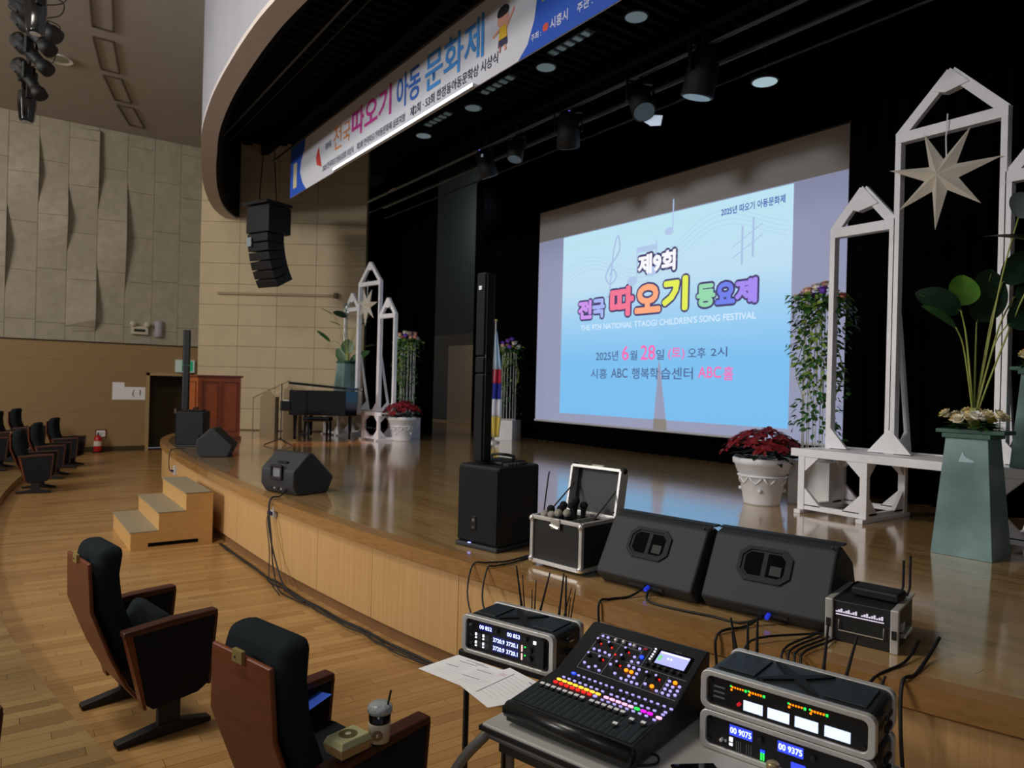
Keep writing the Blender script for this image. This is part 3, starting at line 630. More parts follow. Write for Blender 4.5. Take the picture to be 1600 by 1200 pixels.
moving_head((-15.9, .30, 7.40), .2, 'black moving head light hanging lowest of the ceiling cluster', 1.05)
t = thing('downlight', 'round recessed downlight in the auditorium ceiling behind the lamp cluster', 'ceiling light', (-17.2, .85, 8.40))
MB().lathe([(.17, .0), (.24, -.02), (.24, .018), (.17, .018)], 24).build('trim_ring', mat('downlight_trim', (200, 195, 180), .4), t); MB().lathe([(.16, -.004), (.16, .01)], 20).build('lens', mat('clear_lens', (140, 140, 120), .2), t)
# ================================================================ LINE ARRAY
t = thing('line_array_speaker', 'curved black line array loudspeaker hanging in front of the beige wall', 'loudspeaker', (-14.88, 4.40, 5.55), math.radians(22)); t.scale = (.92, .92, .92)
MB().bb((-.42, -.35, .0), (.42, .35, .06)).build('fly_frame', rubber, t)
MB().bb((-.36, -.28, -.62), (.40, .34, -.02)).build('top_cabinet', rubber, t, bevel=.02)
y_, z_, a_ = 0.0, -.62, 0.05
for k in range(6):
    mb = MB(); mb.m = Matrix.Translation((0, y_, z_)) @ Euler((a_, 0, 0)).to_matrix().to_4x4(); mb.bb((-.34, -.26, -.185), (.34, .2, -.005)); mb.build('array_module', rubber, t, bevel=.012)
    z_ -= .185 * math.cos(a_); y_ += .185 * math.sin(a_); a_ += .09
MB().bb((-.30, -.30, -.92), (-.15, -.285, -.72)).build('white_badge', mat('badge_grey', (150, 160, 165), .4), t)
for x in (-.3, .3): MB().tube([(x, 0, .05), (x * .3, 0, 2.24)], .012, 6).build('suspension_cable', rubber, t)
# ================================================================ LEFT WALL FITTINGS
def wthing(n, lab, cat, y, z): return thing(n, lab, cat, (WX, y, z), PI / 2)   # local x runs along +y, local -y faces the house
t = wthing('exit_sign', 'green and white exit sign above the dark doorway on the far left wall', 'sign', 4.1, 2.3)
MB().bb((-.2, -.1, -.17), (.28, -.03, .17)).build('sign_case', mat('sign_white', (190, 200, 195), .5, emit=(160, 185, 175), es=.2), t); MB().bb((-.04, -.104, -.14), (.24, -.1, .14)).build('green_field', mat('exit_green', (40, 150, 110), .5, emit=(30, 140, 100), es=.35), t)
mb = MB(); mb.ball((.13, -.107, .08), .03, 8, (1, .1, 1)); mb.bar((.12, -.107, .05), (.08, -.107, -.03), .035, .004); mb.bar((.08, -.107, -.03), (.14, -.107, -.11), .025, .004); mb.bar((.08, -.107, -.03), (.02, -.107, -.1), .025, .004); mb.bar((.12, -.107, .04), (.19, -.107, .0), .02, .004); mb.build('running_figure', mat('sign_figure', (220, 235, 225), .5), t)
t = wthing('emergency_light', 'white twin-head emergency light on the grey panel wall', 'emergency light', 3.0, 3.25)
MB().bb((-.2, -.1, -.14), (.2, -.01, .08)).build('battery_case', mat('cream_case', (205, 198, 178), .5), t, bevel=.01); MB().bb((-.14, -.104, -.07), (.13, -.1, .0)).build('label', ink, t)
for x in (-.17, .17): mb = MB(); mb.m = Matrix.Translation((x, -.08, .13)) @ Euler((PI / 2, 0, 0)).to_matrix().to_4x4(); mb.lathe([(.05, -.05), (.075, .05), (.07, .06)], 14); mb.build('lamp_head', mat('cream_case', (205, 198, 178), .5), t, True)
t = wthing('wall_speaker', 'small grey rounded wall loudspeaker right of the emergency light', 'speaker', 3.47, 3.28)
MB().lathe([(.10, -.22), (.115, -.2), (.115, .2), (.10, .22)], 16).build('speaker_body', mat('lilac_grey', (168, 166, 172), .6), t, True); MB().bb((-.02, -.02, -.1), (.02, .0, .1)).build('bracket', slatm, t)
t = wthing('paper_notice', 'left one of the two white A4 notices beside the dark doorway', 'notice', 2.55, 1.58); MB().bb((-.15, -.004, -.22), (.13, -.001, .24)).build('sheet', paper, t)
t = wthing('paper_notice', 'right white notice with printed marks touching the door frame', 'notice', 2.92, 1.53); MB().bb((-.24, -.008, -.17), (.26, -.005, .17)).build('sheet', paper, t)
text('( 1', ink, t, -.05, -.1, .2, .2, -.009)
t = wthing('wall_sign', 'small red framed white sign low on the wooden wall above the extinguisher', 'sign', 2.16, .47); MB().bb((-.13, -.02, -.11), (.13, -.001, .11)).build('frame', mat('sign_red_brown', (120, 60, 48), .5), t); MB().bb((-.1, -.024, -.08), (.1, -.02, .08)).build('sign_face', paper, t); text('소화기', ink, t, -.08, -.05, .16, .09, -.026)
t = thing('fire_extinguisher', 'red fire extinguisher on the floor at the far left wooden wall', 'fire extinguisher', (WX + .22, 2.08, 0))
MB().lathe([(.085, 0), (.095, .02), (.095, .34), (.07, .42), (.03, .45)], 18).build('cylinder', mat('fire_red', (185, 28, 28), .3), t, True)
MB().lathe([(.0965, .17), (.0965, .3)], 18).build('label_band', mat('ext_label', (215, 205, 190), .6), t)
mb = MB(); mb.bb((-.02, -.02, .44), (.02, .02, .5)); mb.bar((0, 0, .5), (.1, 0, .52), .02); mb.bar((0, 0, .48), (.09, 0, .46), .015); mb.build('valve_lever', rubber, t); MB().tube(catmull([(0, 0, .47), (-.09, 0, .46), (-.12, 0, .3), (-.11, 0, .12)], 5), .012, 6).build('hose', rubber, t)
MB().lathe([(.11, 0), (.12, .03), (.11, .03)], 18).build('base_ring', rubber, t)
# ================================================================ LOUDSPEAKERS
def column_speaker(loc, rz, label):
    t = thing('column_speaker', label, 'loudspeaker', loc, rz)
    MB().bb((-.21, 0, .03), (.21, .46, .62)).build('subwoofer', plastic, t, bevel=.02)
    mb = MB(); mb.prism([(-.20, .05), (.20, .05), (.20, .595), (-.20, .595)], -.012, .004); mb.build('front_grille', grille, t, bevel=.008)
    MB().bb((-.215, -.02, .0), (.215, .47, .035)).build('foot_base', plastic2, t, bevel=.01)
    MB().bb((-.05, -.02, .14), (.0, -.013, .24)).build('logo_plate', mat('logo_plate_dark', (24, 24, 24), .3), t, bevel=.004)
    text('JBL', mat('logo_grey', (96, 98, 100), .4), t, -.044, .148, .038, .018, -.0215, .02)
    MB().ball((-.025, -.022, .21), .014, 10, (1, .2, 1)).build('logo_mark', mat('logo_grey', (96, 98, 100), .4), t)
    MB().bb((-.075, -.024, .035), (-.05, -.014, .042)).build('power_light', mat('blue_white_led', (180, 190, 255), .3, emit=(140, 150, 255), es=2), t)
    MB().bb((-.15, .12, .62), (.12, .40, .645)).build('top_plate', rubber, t, bevel=.008)
    mb = MB(); mb.tube(catmull([(-.10, .25, .64), (-.10, .27, .68), (.1, .27, .68), (.1, .25, .64)], 5), .012, 6); mb.build('carry_handle', rubber, t)
    for k in range(6): MB().bb((.13, .12 + .04 * k, .62), (.19, .13 + .04 * k, .64)).build('heat_fin', rubber, t)
    for z0, z1 in ((.64, 1.30), (1.305, 1.43), (1.435, 2.06)):
        MB().bb((-.09, .03, z0), (.0, .13, z1)).build('column_section', plastic, t, bevel=.008)
        MB().bb((-.085, .022, z0 + .01), (-.005, .032, z1 - .01)).build('column_grille', grille, t)
    MB().bb((-.062, .016, 1.93), (-.032, .022, 1.96)).build('column_badge', mat('badge_white', (215, 215, 220), .4), t)
    MB().bb((.001, .04, .66), (.004, .045, 2.05)).build('edge_trim', mat('edge_silver', (130, 132, 135), .3, .6), t)
    return t
cs = column_speaker((-4.415, 2.90, SZ), math.radians(13), 'tall black column loudspeaker on a subwoofer at the near stage edge')
dup(cs, (-13.66, 2.60, SZ), math.radians(-28), 'tall black column loudspeaker at the far left end of the stage')
def stage_wedge(loc, rz, label):
    """wedge monitor seen from its rear: handle recess and connector panel"""
    t = thing('stage_monitor', label, 'stage monitor', loc, rz)
    pr = [(.03, 0), (-.03, .09), (-.03, .26), (.16, .44), (.22, .44), (.50, .17), (.42, 0)]
    MB().prism(pr, -.29, .29, 'yz').build('cabinet', plastic2, t, bevel=.02)
    mb = MB(); d = Vector((.28, -.27)).normalized()
    mb.prism([(.225, .425), (.49, .17), (.495, .175), (.23, .435)], -.27, .27, 'yz'); mb.build('grille', grille, t)
    fr = MB(); 
    for a, b in (((-.08, -.04, .17), (.10, -.04, .17)), ((-.08, -.04, .30), (.10, -.04, .30)), ((-.08, -.04, .16), (-.08, -.04, .31)), ((.10, -.04, .16), (.10, -.04, .31))): fr.bar(a, b, .03)
    fr.build('handle_frame', rubber, t, bevel=.006)
    MB().bb((-.065, -.034, .185), (.085, -.028, .285)).build('handle_recess', mat('handle_inner_grey', (122, 124, 132), .5), t)
    MB().bb((-.07, .02, .33), (.10, .10, .345)).build('grip_pad', rubber, t)
    MB().bb((-.16, -.02, .035), (.14, .015, .085)).build('connector_panel', rubber, t)
    for k in range(4): MB().ball((-.10 + .06 * k, -.022, .06), .013, 8).build('connector', chrome if k % 2 else rubber, t)
    return t
w1 = stage_wedge((-7.60, 2.44, SZ), math.radians(17), 'black stage monitor with a grey handle recess standing beside the steps')
dup(w1, (-11.85, 2.58, SZ), math.radians(-22), 'black stage monitor tilted in front of the far left column speaker')
def floor_monitor(loc, rz, label):
    t = thing('stage_monitor', label, 'stage monitor', loc, rz)
    pr = [(.06, 0), (-.02, .08), (.17, .43), (.24, .45), (.46, .32), (.54, .14), (.50, 0)]
    MB().prism(pr, -.335, .335, 'yz').build('cabinet', plastic2, t, bevel=.018)
    n = Vector((0, -.35, .19)).normalized(); u = Vector((0, .19, .35)).normalized(); o = Vector((0, .085, .275)); 
    T = Matrix(((1, 0, 0, 0), (0, u.y, n.y, 0), (0, u.z, n.z, 0), (0, 0, 0, 1)))
    T = Matrix.Translation(Vector((-.02, -.02 + .19 * .62, .08 + .35 * .62))) @ T
    oc = lambda a, b, c: [(-a + c, -b), (a - c, -b), (a, -b + c), (a, b - c), (a - c, b), (-a + c, b), (-a, b - c), (-a, -b + c)]
    mb = MB(); mb.m = T; T = T @ Matrix.Scale(1.16, 4); mb.m = T; O, I = oc(.125, .088, .04), oc(.108, .070, .034)
    vs = [(x, y, .002) for x, y in O] + [(x, y, .010) for x, y in O] + [(x, y, .010) for x, y in I] + [(x, y, .002) for x, y in I]
    mb.add(vs, [(8 * r + i, 8 * r + (i + 1) % 8, 8 * r + 8 + (i + 1) % 8, 8 * r + 8 + i) for r in range(3) for i in range(8)]); mb.build('port_frame', plastic, t)
    mb = MB(); mb.m = T; mb.prism(oc(.112, .075, .034), .001, .004, 'xy'); mb.build('port_plate', plastic, t)
    for sx in (-1, 1):
        mb = MB(); mb.m = T; P_ = [(sx * x, y) for x, y in ((.012, -.058), (.070, -.058), (.092, -.036), (.092, .036), (.070, .058), (.012, .058))]
        mb.prism(P_, .0042, .0065, 'xy'); mb.build('port_hole', mat('port_black', (6, 6, 7), .9, spec=.1), t)
    mb = MB(); mb.m = T; mb.bb((.03, -.05, .0068), (.085, .0, .012)); mb.build('inner_grip', rubber, t, bevel=.003)
    for x, y in ((-.112, .0), (.112, 0), (0, .08), (0, -.08), (-.28, .14), (.28, .14), (-.07, .08), (.07, .08), (-.07, -.08), (.07, -.08)):
        mb = MB(); mb.m = T; mb.lathe([(.006, .001), (.005, .012)], 8, (x, y, 0)); mb.build('screw', rubber, t)
    MB().bb((-.34, .24, .445), (.34, .30, .455)).build('top_edge_trim', rubber, t)
    MB().bb((-.10, .0, .04), (.14, .04, .07)).build('connector_panel', rubber, t)
    MB().tube([(.045, .01, .055), (.045, -.035, .04)], .012, 8).build('blue_plug', mat('blue_connector', (40, 60, 220), .4, emit=(40, 60, 230), es=.4), t)
    return t
m1 = floor_monitor((-2.955, 3.12, SZ), math.radians(10), 'black wedge monitor beside the open microphone case, left of the near pair'); m1.scale = (1, 1, .94)
dup(m1, (-2.262, 3.29, SZ), math.radians(14), 'black wedge monitor next to the small rack, right of the near pair')
# ================================================================ MICROPHONE CASE AND MICROPHONES
t = thing('flight_case', 'open black flight case with silver edges full of microphones on the stage edge', 'flight case', (-3.63, 3.01, SZ), math.radians(9))
W_, D_, H_ = .215, .34, .33
laminate = mat('black_laminate', (30, 31, 30), .45, bump=.2, bscale=200)
MB().bb((-W_, 0, .03), (W_, .012, H_)).build('case_side', laminate, t); MB().bb((-W_, D_ - .012, .03), (W_, D_, H_)).build('case_side', laminate, t)
MB().bb((-W_, .01, .03), (-W_ + .012, D_ - .01, H_)).build('case_side', laminate, t); MB().bb((W_ - .012, .01, .03), (W_, D_ - .01, H_)).build('case_side', laminate, t)
MB().bb((-W_, 0, .025), (W_, D_, .04)).build('case_bottom', laminate, t)
MB().bb((-W_ + .012, .012, .2), (W_ - .012, D_ - .012, .22)).build('foam_insert', rubber, t)
MB().bb((.04, .012, .22), (.05, D_ - .012, .325)).build('divider', alu, t)
e_ = .026
def edge(a, b, name='aluminium_edge'): MB().bar(a, b, e_).build(name, alu, t, bevel=.003)
for z in (.035, H_): 
    edge((-W_, 0, z), (W_, 0, z)); edge((-W_, D_, z), (W_, D_, z)); edge((-W_, 0, z), (-W_, D_, z)); edge((W_, 0, z), (W_, D_, z))
for x in (-W_, W_):
    for y in (0, D_): edge((x, y, .03), (x, y, H_))
for x in (-W_, W_):
    for z in (.045, H_ - .01):
        MB().ball((x, -.006, z), .024, 10).build('ball_corner', chrome, t, True)
MB().bb((-.035, -.022, H_ - .055), (.045, -.012, H_ + .015)).build('butterfly_latch', chrome, t, bevel=.004)
MB().tube([(-.03, -.026, H_ - .03), (.04, -.026, H_ - .045)], .009, 8).build('latch_twist', chrome, t)
for x in (-.14, .14):
    for y in (.06, D_ - .06): MB().lathe([(.022, 0), (.022, .022)], 12, (x, y, 0)).build('rubber_foot', rubber, t)
lid = MB(); lid.m = Matrix.Translation((0, D_ + .005, H_ + .01)) @ Euler((math.radians(-10), 0, 0)).to_matrix().to_4x4()
TL = lid.m
lid.bb((-W_, .07, 0), (W_, .082, .32)); lo = lid.build('lid', laminate, t)
for a, b in (((-W_, .04, 0), (W_, .04, 0)), ((-W_, .04, .32), (W_, .04, .32)), ((-W_, .04, 0), (-W_, .04, .32)), ((W_, .04, 0), (W_, .04, .32))):
    mb = MB(); mb.m = TL; mb.bar(a, b, .022, .085 if a[2] == b[2] else .085, (0, 1, 0) if a[2] == b[2] else (0, 1, 0)); mb.build('lid_edge', alu, lo, bevel=.003)
for x in (-W_, W_):
    mb = MB(); mb.m = TL; mb.ball((x, .04, .322), .026, 10); mb.build('ball_corner', rubber, lo, True)
mb = MB(); mb.m = TL; mb.tube([(-.05, .03, .335), (.05, .03, .335)], .010, 8); mb.build('lid_latch', chrome, lo)
for x in (-W_ + .02, W_ - .02): MB().bar((x, .12, H_), tuple(TL @ Vector((x, .03, .20))), .012, .004).build('lid_stay', rubber, t)
def microphone(loc, m, label, tilt, grp=None):
    t = thing('microphone', label, 'microphone', loc, R.uniform(0, 6)); T = Euler((tilt, tilt * .6, 0)).to_matrix().to_4x4()
    mb = MB(); mb.m = T; mb.ball((0, 0, .10), .028, 14, (1, 1, 1.05)); mb.build('head_grille', m, t, True)
    mb = MB(); mb.m = T; mb.lathe([(.011, -.05), (.014, .0), (.02, .075), (.022, .085)], 12); mb.build('handle', rubber, t, True)
    mb = MB(); mb.m = T; mb.lathe([(.0285, .096), (.0285, .104)], 14); mb.build('collar_ring', m, t)
mg = mat('steel_mesh_grille', (176, 170, 160), .45, .2, bump=.6, bscale=700); fo = mat('black_foam_windscreen', (16, 17, 19), .95, bump=.5, bscale=500)
cm = Matrix.Translation((-3.63, 3.01, SZ)) @ Euler((0, 0, math.radians(9))).to_matrix().to_4x4()
for i, (x, y, z, k, lb) in enumerate(((-.02, .05, .265, 1, 'silver ball microphone at the front middle of the open case'), (.015, .085, .27, 1, 'silver ball microphone just right of the front one in the open case'), (-.09, .045, .245, 1, 'low silver microphone at the left front of the open case'), (-.15, .07, .25, 1, 'silver microphone in the left corner of the open case'),
        (-.13, .13, .28, 0, 'black foam microphone at the left back of the open case'), (-.08, .17, .30, 0, 'black foam microphone in the middle back of the open case'), (-.03, .22, .33, 0, 'highest black foam microphone in the open case'), (.02, .17, .31, 0, 'black foam microphone right of the highest one in the case'), (-.05, .11, .285, 0, 'black foam microphone behind the silver front ones'), (.01, .26, .30, 0, 'rearmost black foam microphone by the case divider'))):
    microphone(tuple(cm @ Vector((x, y, z + .005))), mg if k else fo, lb, R.uniform(-.35, .35), None)
# ================================================================ SMALL RACK AND ROUTER ON THE STAGE
t = thing('equipment_rack', 'small black half rack with silver corners at the right stage edge', 'rack', (-1.78, 3.40, SZ), math.radians(15))
w_, d_, h_ = .15, .40, .20
MB().bb((-w_, 0.004, .0), (w_, d_, h_)).build('case_body', laminate, t, bevel=.006)
for x in (-w_ + .004, w_ - .004):
    MB().bb((x - .018, -.012, .0), (x + .018, .015, h_ + .005)).build('corner_post', alu, t, bevel=.005)
    MB().bar((x, .0, h_), (x, d_, h_), .03, .012).build('top_rail', alu, t, bevel=.003)
    MB().bb((x - .010, -.018, .07), (x + .010, -.012, .11)).build('latch', rubber, t)
MB().bb((w_, .1, .05), (w_ + .025, .28, .07)).build('side_handle', chrome, t, bevel=.004); MB().bb((w_, .10, .08), (w_ + .01, .16, .12)).build('butterfly_latch', chrome, t)
for k in range(2):
    for i in range(9): MB().bb((-.115 + k * .115 + .011 * i, -.006, .145), (-.107 + k * .115 + .011 * i, .002, .150 + .012 * ((i * 7) % 3) / 2)).build('white_port', mat('port_white', (225, 220, 235), .4, emit=(215, 210, 235), es=.5), t)
MB().bb((-.115, -.004, .132), (.10, .002, .136)).build('port_strip', mat('port_white', (225, 220, 235), .4), t)
hb = MB(); hb.tube([(-.1, -.004, .11), (-.1, -.012, .06), (.1, -.012, .06), (.1, -.004, .11)], .003, 6); hb.build('front_handle', chrome, t)
t = thing('wireless_router', 'black wireless router with two upright antennas on the small rack', 'router', (-1.80, 3.60, SZ + h_ + .004), math.radians(10))
MB().bb((-.11, -.07, 0), (.11, .07, .045)).build('router_body', rubber, t, bevel=.012); MB().bb((-.09, -.072, .01), (.09, -.068, .034)).build('front_panel', plastic, t)
for x in (.095, .125): MB().tube([(x - .01, .05, .02), (x, .06, .06), (x, .06, .19 if x < .1 else .22)], .006, 8).build('antenna', rubber, t)
# ================================================================ AUDITORIUM CHAIRS
def make_chair(label, loc, rz, tilt=62, sl=.30, sy=-.02, sz=.36):
    t = thing('auditorium_chair', label, 'chair', loc, rz)
    prof_ = [(-.02, .15), (-.10, .26), (-.19, .45), (-.29, .72), (-.30, .98)]
    def shell(mb, off, th, xw, z1=None):
        P_ = [Vector((0, a, b)) for a, b in prof_]; n = len(P_); vs = []
        for i, p in enumerate(P_):
            wd = xw[i]
            for x in (-wd, wd): vs += [(x, p.y + off, p.z), (x, p.y + off + th, p.z)]
        fs = []
        for i in range(n - 1):
            a, b = 4 * i, 4 * i + 4
            fs += [(a, b, b + 2, a + 2), (a + 1, a + 3, b + 3, b + 1), (a, a + 1, b + 1, b), (a + 2, b + 2, b + 3, a + 3)]
        fs += [(0, 2, 3, 1), (4 * n - 4, 4 * n - 3, 4 * n - 1, 4 * n - 2)]; return mb.add(vs, fs)
    shell(MB(), 0, .022, (.17, .20, .215, .22, .20)).build('back_veneer', maho, t, bevel=.018, seg=3)
    prof_ = [(-.09, .36), (-.155, .50), (-.25, .74), (-.268, .90), (-.24, 1.05)]
    cu = shell(MB(), 0, .13, (.20, .21, .225, .225, .20)).build('back_cushion', fabr, t, bevel=.05, seg=4)
    MB().bb((-.03, -.312, .955), (.035, -.296, 1.0)).build('number_plate', brass, t); MB().bb((-.012, -.314, .968), (-.006, -.311, .978)).build('plate_screw', ink, t)
    mb = MB(); mb.m = Matrix.Translation((0, sy, sz)) @ Euler((math.radians(tilt), 0, 0)).to_matrix().to_4x4(); mb.bb((-.235, -.02, -.05), (.235, sl, .06)); mb.build('seat_cushion', fabr, t, bevel=.045, seg=4)
    for s_ in (-1, 1):
        x = s_ * .315
        p = MB().prism([(-.12, .59), (.33, .615), (.30, .23), (.24, .19), (-.0, .16), (-.035, .19)], x - .032, x + .032, 'yz'); p.build('side_panel', navy, t, bevel=.004)
        MB().prism([(-.16, .615), (.10, .640), (.345, .645), (.345, .615), (-.16, .582)], x - .038, x + .038, 'yz').build('armrest', mahod, t, bevel=.008)
        MB().prism([(.33, .62), (.346, .62), (.312, .22), (.296, .22)], x - .034, x + .034, 'yz').build('front_edge_strip', mahod, t)
        MB().prism([(-.155, .60), (-.118, .60), (-.035, .17), (-.052, .17)], x - .036, x + .036, 'yz').build('rear_edge_strip', maho, t)
        MB().bb((x - .022, .03, .03), (x + .022, .15, .25)).build('leg', rubber, t, bevel=.006)
        MB().prism([(-.18, 0), (.32, 0), (.32, .025), (.15, .06), (.03, .06), (-.18, .025)], x - .035, x + .035, 'yz').build('foot', rubber, t, bevel=.006)
    MB().bb((-.3, .02, .30), (.3, .08, .34)).build('cross_beam', rubber, t)
    return t
ch = make_chair('brown-backed dark auditorium chair standing left, nearer to the step unit', (-4.63, .66, .009), math.radians(10))
make_chair('brown-backed auditorium chair at the bottom with cup and food box on its arm', (-2.755, 1.02, .009), math.radians(15), 4, .36, -.06, .40)
dup(ch, (-3.45, -.38, .129), math.radians(13), 'auditorium chair at the bottom left corner, only its armrest tip showing')
dup(ch, (-14.55, .47, .009), math.radians(-9), 'nearest of the three far auditorium chairs in the front row by the wooden wall')
dup(ch, (-16.35, .78, .009), math.radians(-13), 'middle of the three far auditorium chairs in the front row')
dup(ch, (-18.1, 1.15, .009), math.radians(-17), 'farthest of the three front row chairs, closest to the fire extinguisher')
dup(ch, (-17.0, -.12, .129), math.radians(-11), 'second row auditorium chair, leftmost one cut by the picture edge')
dup(ch, (-18.6, .16, .129), math.radians(-14), 'second row auditorium chair between the cut one and the wall one')
dup(ch, (-20.0, .50, .129), math.radians(-17), 'second row auditorium chair nearest to the wooden wall')
# ================================================================ WHITE TIMBER ARCH SETS (bench with three house frames)
def arch_set(loc, rz, label):
    t = thing('arch_bench', label, 'stage decoration', loc, rz)
    # bench: local x along the bench, y to the back, z up from the stage floor
    bx0_, bx1_ = -1.26, 1.42
    MB().bb((bx0_, -.40, .57), (bx1_, -.36, .65)).build('front_board', white, t, bevel=.004); MB().bb((bx0_, .36, .57), (bx1_, .40, .65)).build('rear_board', white, t, bevel=.004)
    for k in range(8): MB().bb((bx0_ + .003, -.355 + .09 * k, .615), (bx1_, -.275 + .09 * k, .64)).build('deck_slat', white, t)
    def tri(p, y0, y1, pl='xz'): MB().prism(p, y0, y1, pl).build('gusset', white, t)
    for lx in (-1.14, -.50, .62, 1.28):
        MB().bb((lx - .035, -.46, 0), (lx + .035, .46, .04)).build('foot_runner', white, t, bevel=.004)
        for ly in (-.37, .37): MB().bb((lx - .035, ly - .03, .04), (lx + .035, ly + .03, .57)).build('bench_leg', white, t, bevel=.004)
        tri([(-.34, .57), (-.18, .57), (-.34, .41)], lx - .02, lx + .02, 'yz'); tri([(.34, .57), (.18, .57), (.34, .41)], lx - .02, lx + .02, 'yz')
        tri([(-.34, .06), (-.34, .26), (-.16, .06)], lx - .02, lx + .02, 'yz'); tri([(.34, .06), (.34, .26), (.16, .06)], lx - .02, lx + .02, 'yz')
        MB().bb((lx - .02, -.34, .04), (lx + .02, .34, .08)).build('bottom_rail', white, t)
    for a, b in ((-1.14, -.50), (.62, 1.28)):
        for ly in (-.37, .37):
            MB().bb((a + .035, ly - .02, .04), (b - .035, ly + .02, .09)).build('bottom_rail', white, t)
            for p in ([(a + .03, .08), (a + .03, .26), (a + .21, .08)], [(b - .03, .08), (b - .03, .26), (b - .21, .08)], [(a + .03, .57), (a + .03, .42), (a + .18, .57)], [(b - .03, .57), (b - .03, .42), (b - .18, .57)]): tri(p, ly - .02, ly + .02)
    def house(x0, x1, eave, apex, y=.05, base=.64):
        w_ = .055; xm = (x0 + x1) / 2
        for x in (x0, x1): MB().bb((x - w_ / 2, y - .045, base), (x + w_ / 2, y + .045, eave - .10)).build('post', white, t, bevel=.003)
        MB().bb((x0 - w_ / 2, y - .045, eave - .10), (x1 + w_ / 2, y + .045, eave)).build('cross_rail', white, t, bevel=.003)
        MB().bar((x0 - .005, y, eave - .035), (xm, y, apex - .03), .09, .06, (0, 1, 0)).build('rafter', white, t); MB().bar((x1 + .005, y, eave - .035), (xm, y, apex - .03), .09, .06, (0, 1, 0)).build('rafter', white, t)
        sl = (apex - eave) / (xm - x0); MB().prism([(xm, apex), (xm - .16, apex - .16 * sl), (xm - .04, apex - .20 * sl), (xm + .16, apex - .16 * sl)], y - .046, y + .046).build('apex_block', white, t)
    house(-1.10, -.49, 2.94, 3.32); house(-.45, .45, 3.76, 4.24); house(.49, 1.10, 3.18, 3.55)
    for x in (-1.10, -.47, .47, 1.10):
        tri([(x - .21 if x > -1 else x - .02, .65), (x + .21 if x < 1 else x + .02, .65), (x + .02, .87), (x - .02, .87)], 0.0, .035)
    for x in (-.45, .45): MB().bar((x, .10, 2.0), (x, .36, .66), .035, .05).build('back_strut', white, t); MB().prism([(.10, .65), (.38, .65), (.3, .85)], x - .02, x + .02, 'yz').build('gusset', white, t)
    return t
def star(loc, rz, label, r=.50):
    t = thing('paper_star', label, 'hanging star', loc, rz); sm = mat('cream_paper_star', (216, 208, 192), .8, bump=.2, bscale=90)
    n = 7; core = (0, .0, 0)
    for k in range(n):
        a = PI / 2 + .36 + k * 2 * PI / n; rr = r * (1 if k % 2 else .92); g = 2 * PI / n / 2
        tip = (rr * math.cos(a), 0, rr * math.sin(a)); i1 = (.15 * math.cos(a - g), 0, .15 * math.sin(a - g)); i2 = (.15 * math.cos(a + g), 0, .15 * math.sin(a + g))
        f = (.05 * math.cos(a), -.09, .05 * math.sin(a)); bk = (.05 * math.cos(a), .09, .05 * math.sin(a)); cf = (0, -.10, 0); cb_ = (0, .10, 0)
        MB().add([cf, i1, tip, i2, cb_], [(0, 1, 2), (0, 2, 3), (4, 2, 1), (4, 3, 2)]).build('star_point', sm, t)
    MB().tube([(.04, 0, .10), (.03, 0, .34), (.04, 0, .56)], .006, 5).build('hanging_cord', white, t)
arch_set((-2.98, 7.02, SZ), math.radians(0), 'large white timber bench with three house-shaped frames at stage right')
star((-3.02, 7.0, 4.03), 0, 'large cream paper star hanging in the tall right house frame')
a2 = arch_set((-14.53, 6.53, SZ), math.radians(8), 'far white timber bench with house-shaped frames behind the piano'); a2.scale = (-.91, .91, .91)
star((-14.53, 6.49, 3.66), math.radians(8), 'small-looking cream paper star in the far left house frame', .45)
# ================================================================ POINSETTIA POTS
def poinsettia(loc, label, seed):
    t = thing('potted_poinsettia', label, 'potted plant', loc); rr = random.Random(seed); pot = mat('white_ceramic_pot', (228, 228, 230), .55, noise=.05)
    MB().lathe([(.185, 0), (.19, .02), (.245, .34), (.265, .345), (.265, .37), (.275, .375), (.29, .43), (.31, .44), (.315, .49), (.30, .505), (.285, .50), (.27, .46), (.0001, .44)], 40).build('pot', pot, t, True)
    MB().lathe([(.255, .30), (.262, .305), (.262, .315), (.255, .32)], 40).build('pot_band', pot, t, True)
    for k in range(10):
        a = 2 * PI * k / 10; MB().tube([(math.cos(a + u) * (.248 - .02 * abs(1 - abs(u) * 3)), math.sin(a + u) * (.248 - .02 * abs(1 - abs(u) * 3)), .27 - .04 * math.cos(u * 9)) for u in (-.28, -.14, 0, .14, .28)], .010, 6).build('garland_relief', pot, t, True)
    for k in range(4):
        a = 2 * PI * k / 4 + .5; MB().ball((math.cos(a) * .225, math.sin(a) * .225, .16), .022, 8).build('rosette_relief', pot, t, True)
    lf = MB()
    for k in range(60):
        a = rr.uniform(0, 2 * PI); r0 = rr.uniform(.05, .28); lf.leaf((r0 * math.cos(a), r0 * math.sin(a), .47 + rr.uniform(0, .14)), (math.cos(a), math.sin(a), rr.uniform(-.3, .5)), (0, 0, 1), rr.uniform(.1, .18), .07, .3, 4)
    lf.build('foliage', leafd, t, kind='stuff')
    for k in range(34):
        a = k * 2.4; r0 = .40 * math.sqrt((k + .5) / 34); c = Vector((r0 * math.cos(a), r0 * math.sin(a), .80 - 1.25 * r0 * r0 + rr.uniform(-.04, .04))); mb = MB()
        up = Vector((c.x * .9, c.y * .9, .5)).normalized(); u = up.orthogonal().normalized(); v = up.cross(u)
        for q in range(9):
            b = q * 2 * PI / 9 + rr.uniform(-.2, .2); d = u * math.cos(b) + v * math.sin(b) + up * (.15 if q % 2 else .45); mb.leaf(c, d, up, rr.uniform(.075, .12), .06, .35, 4)
        mb.build('flower', redf, t)
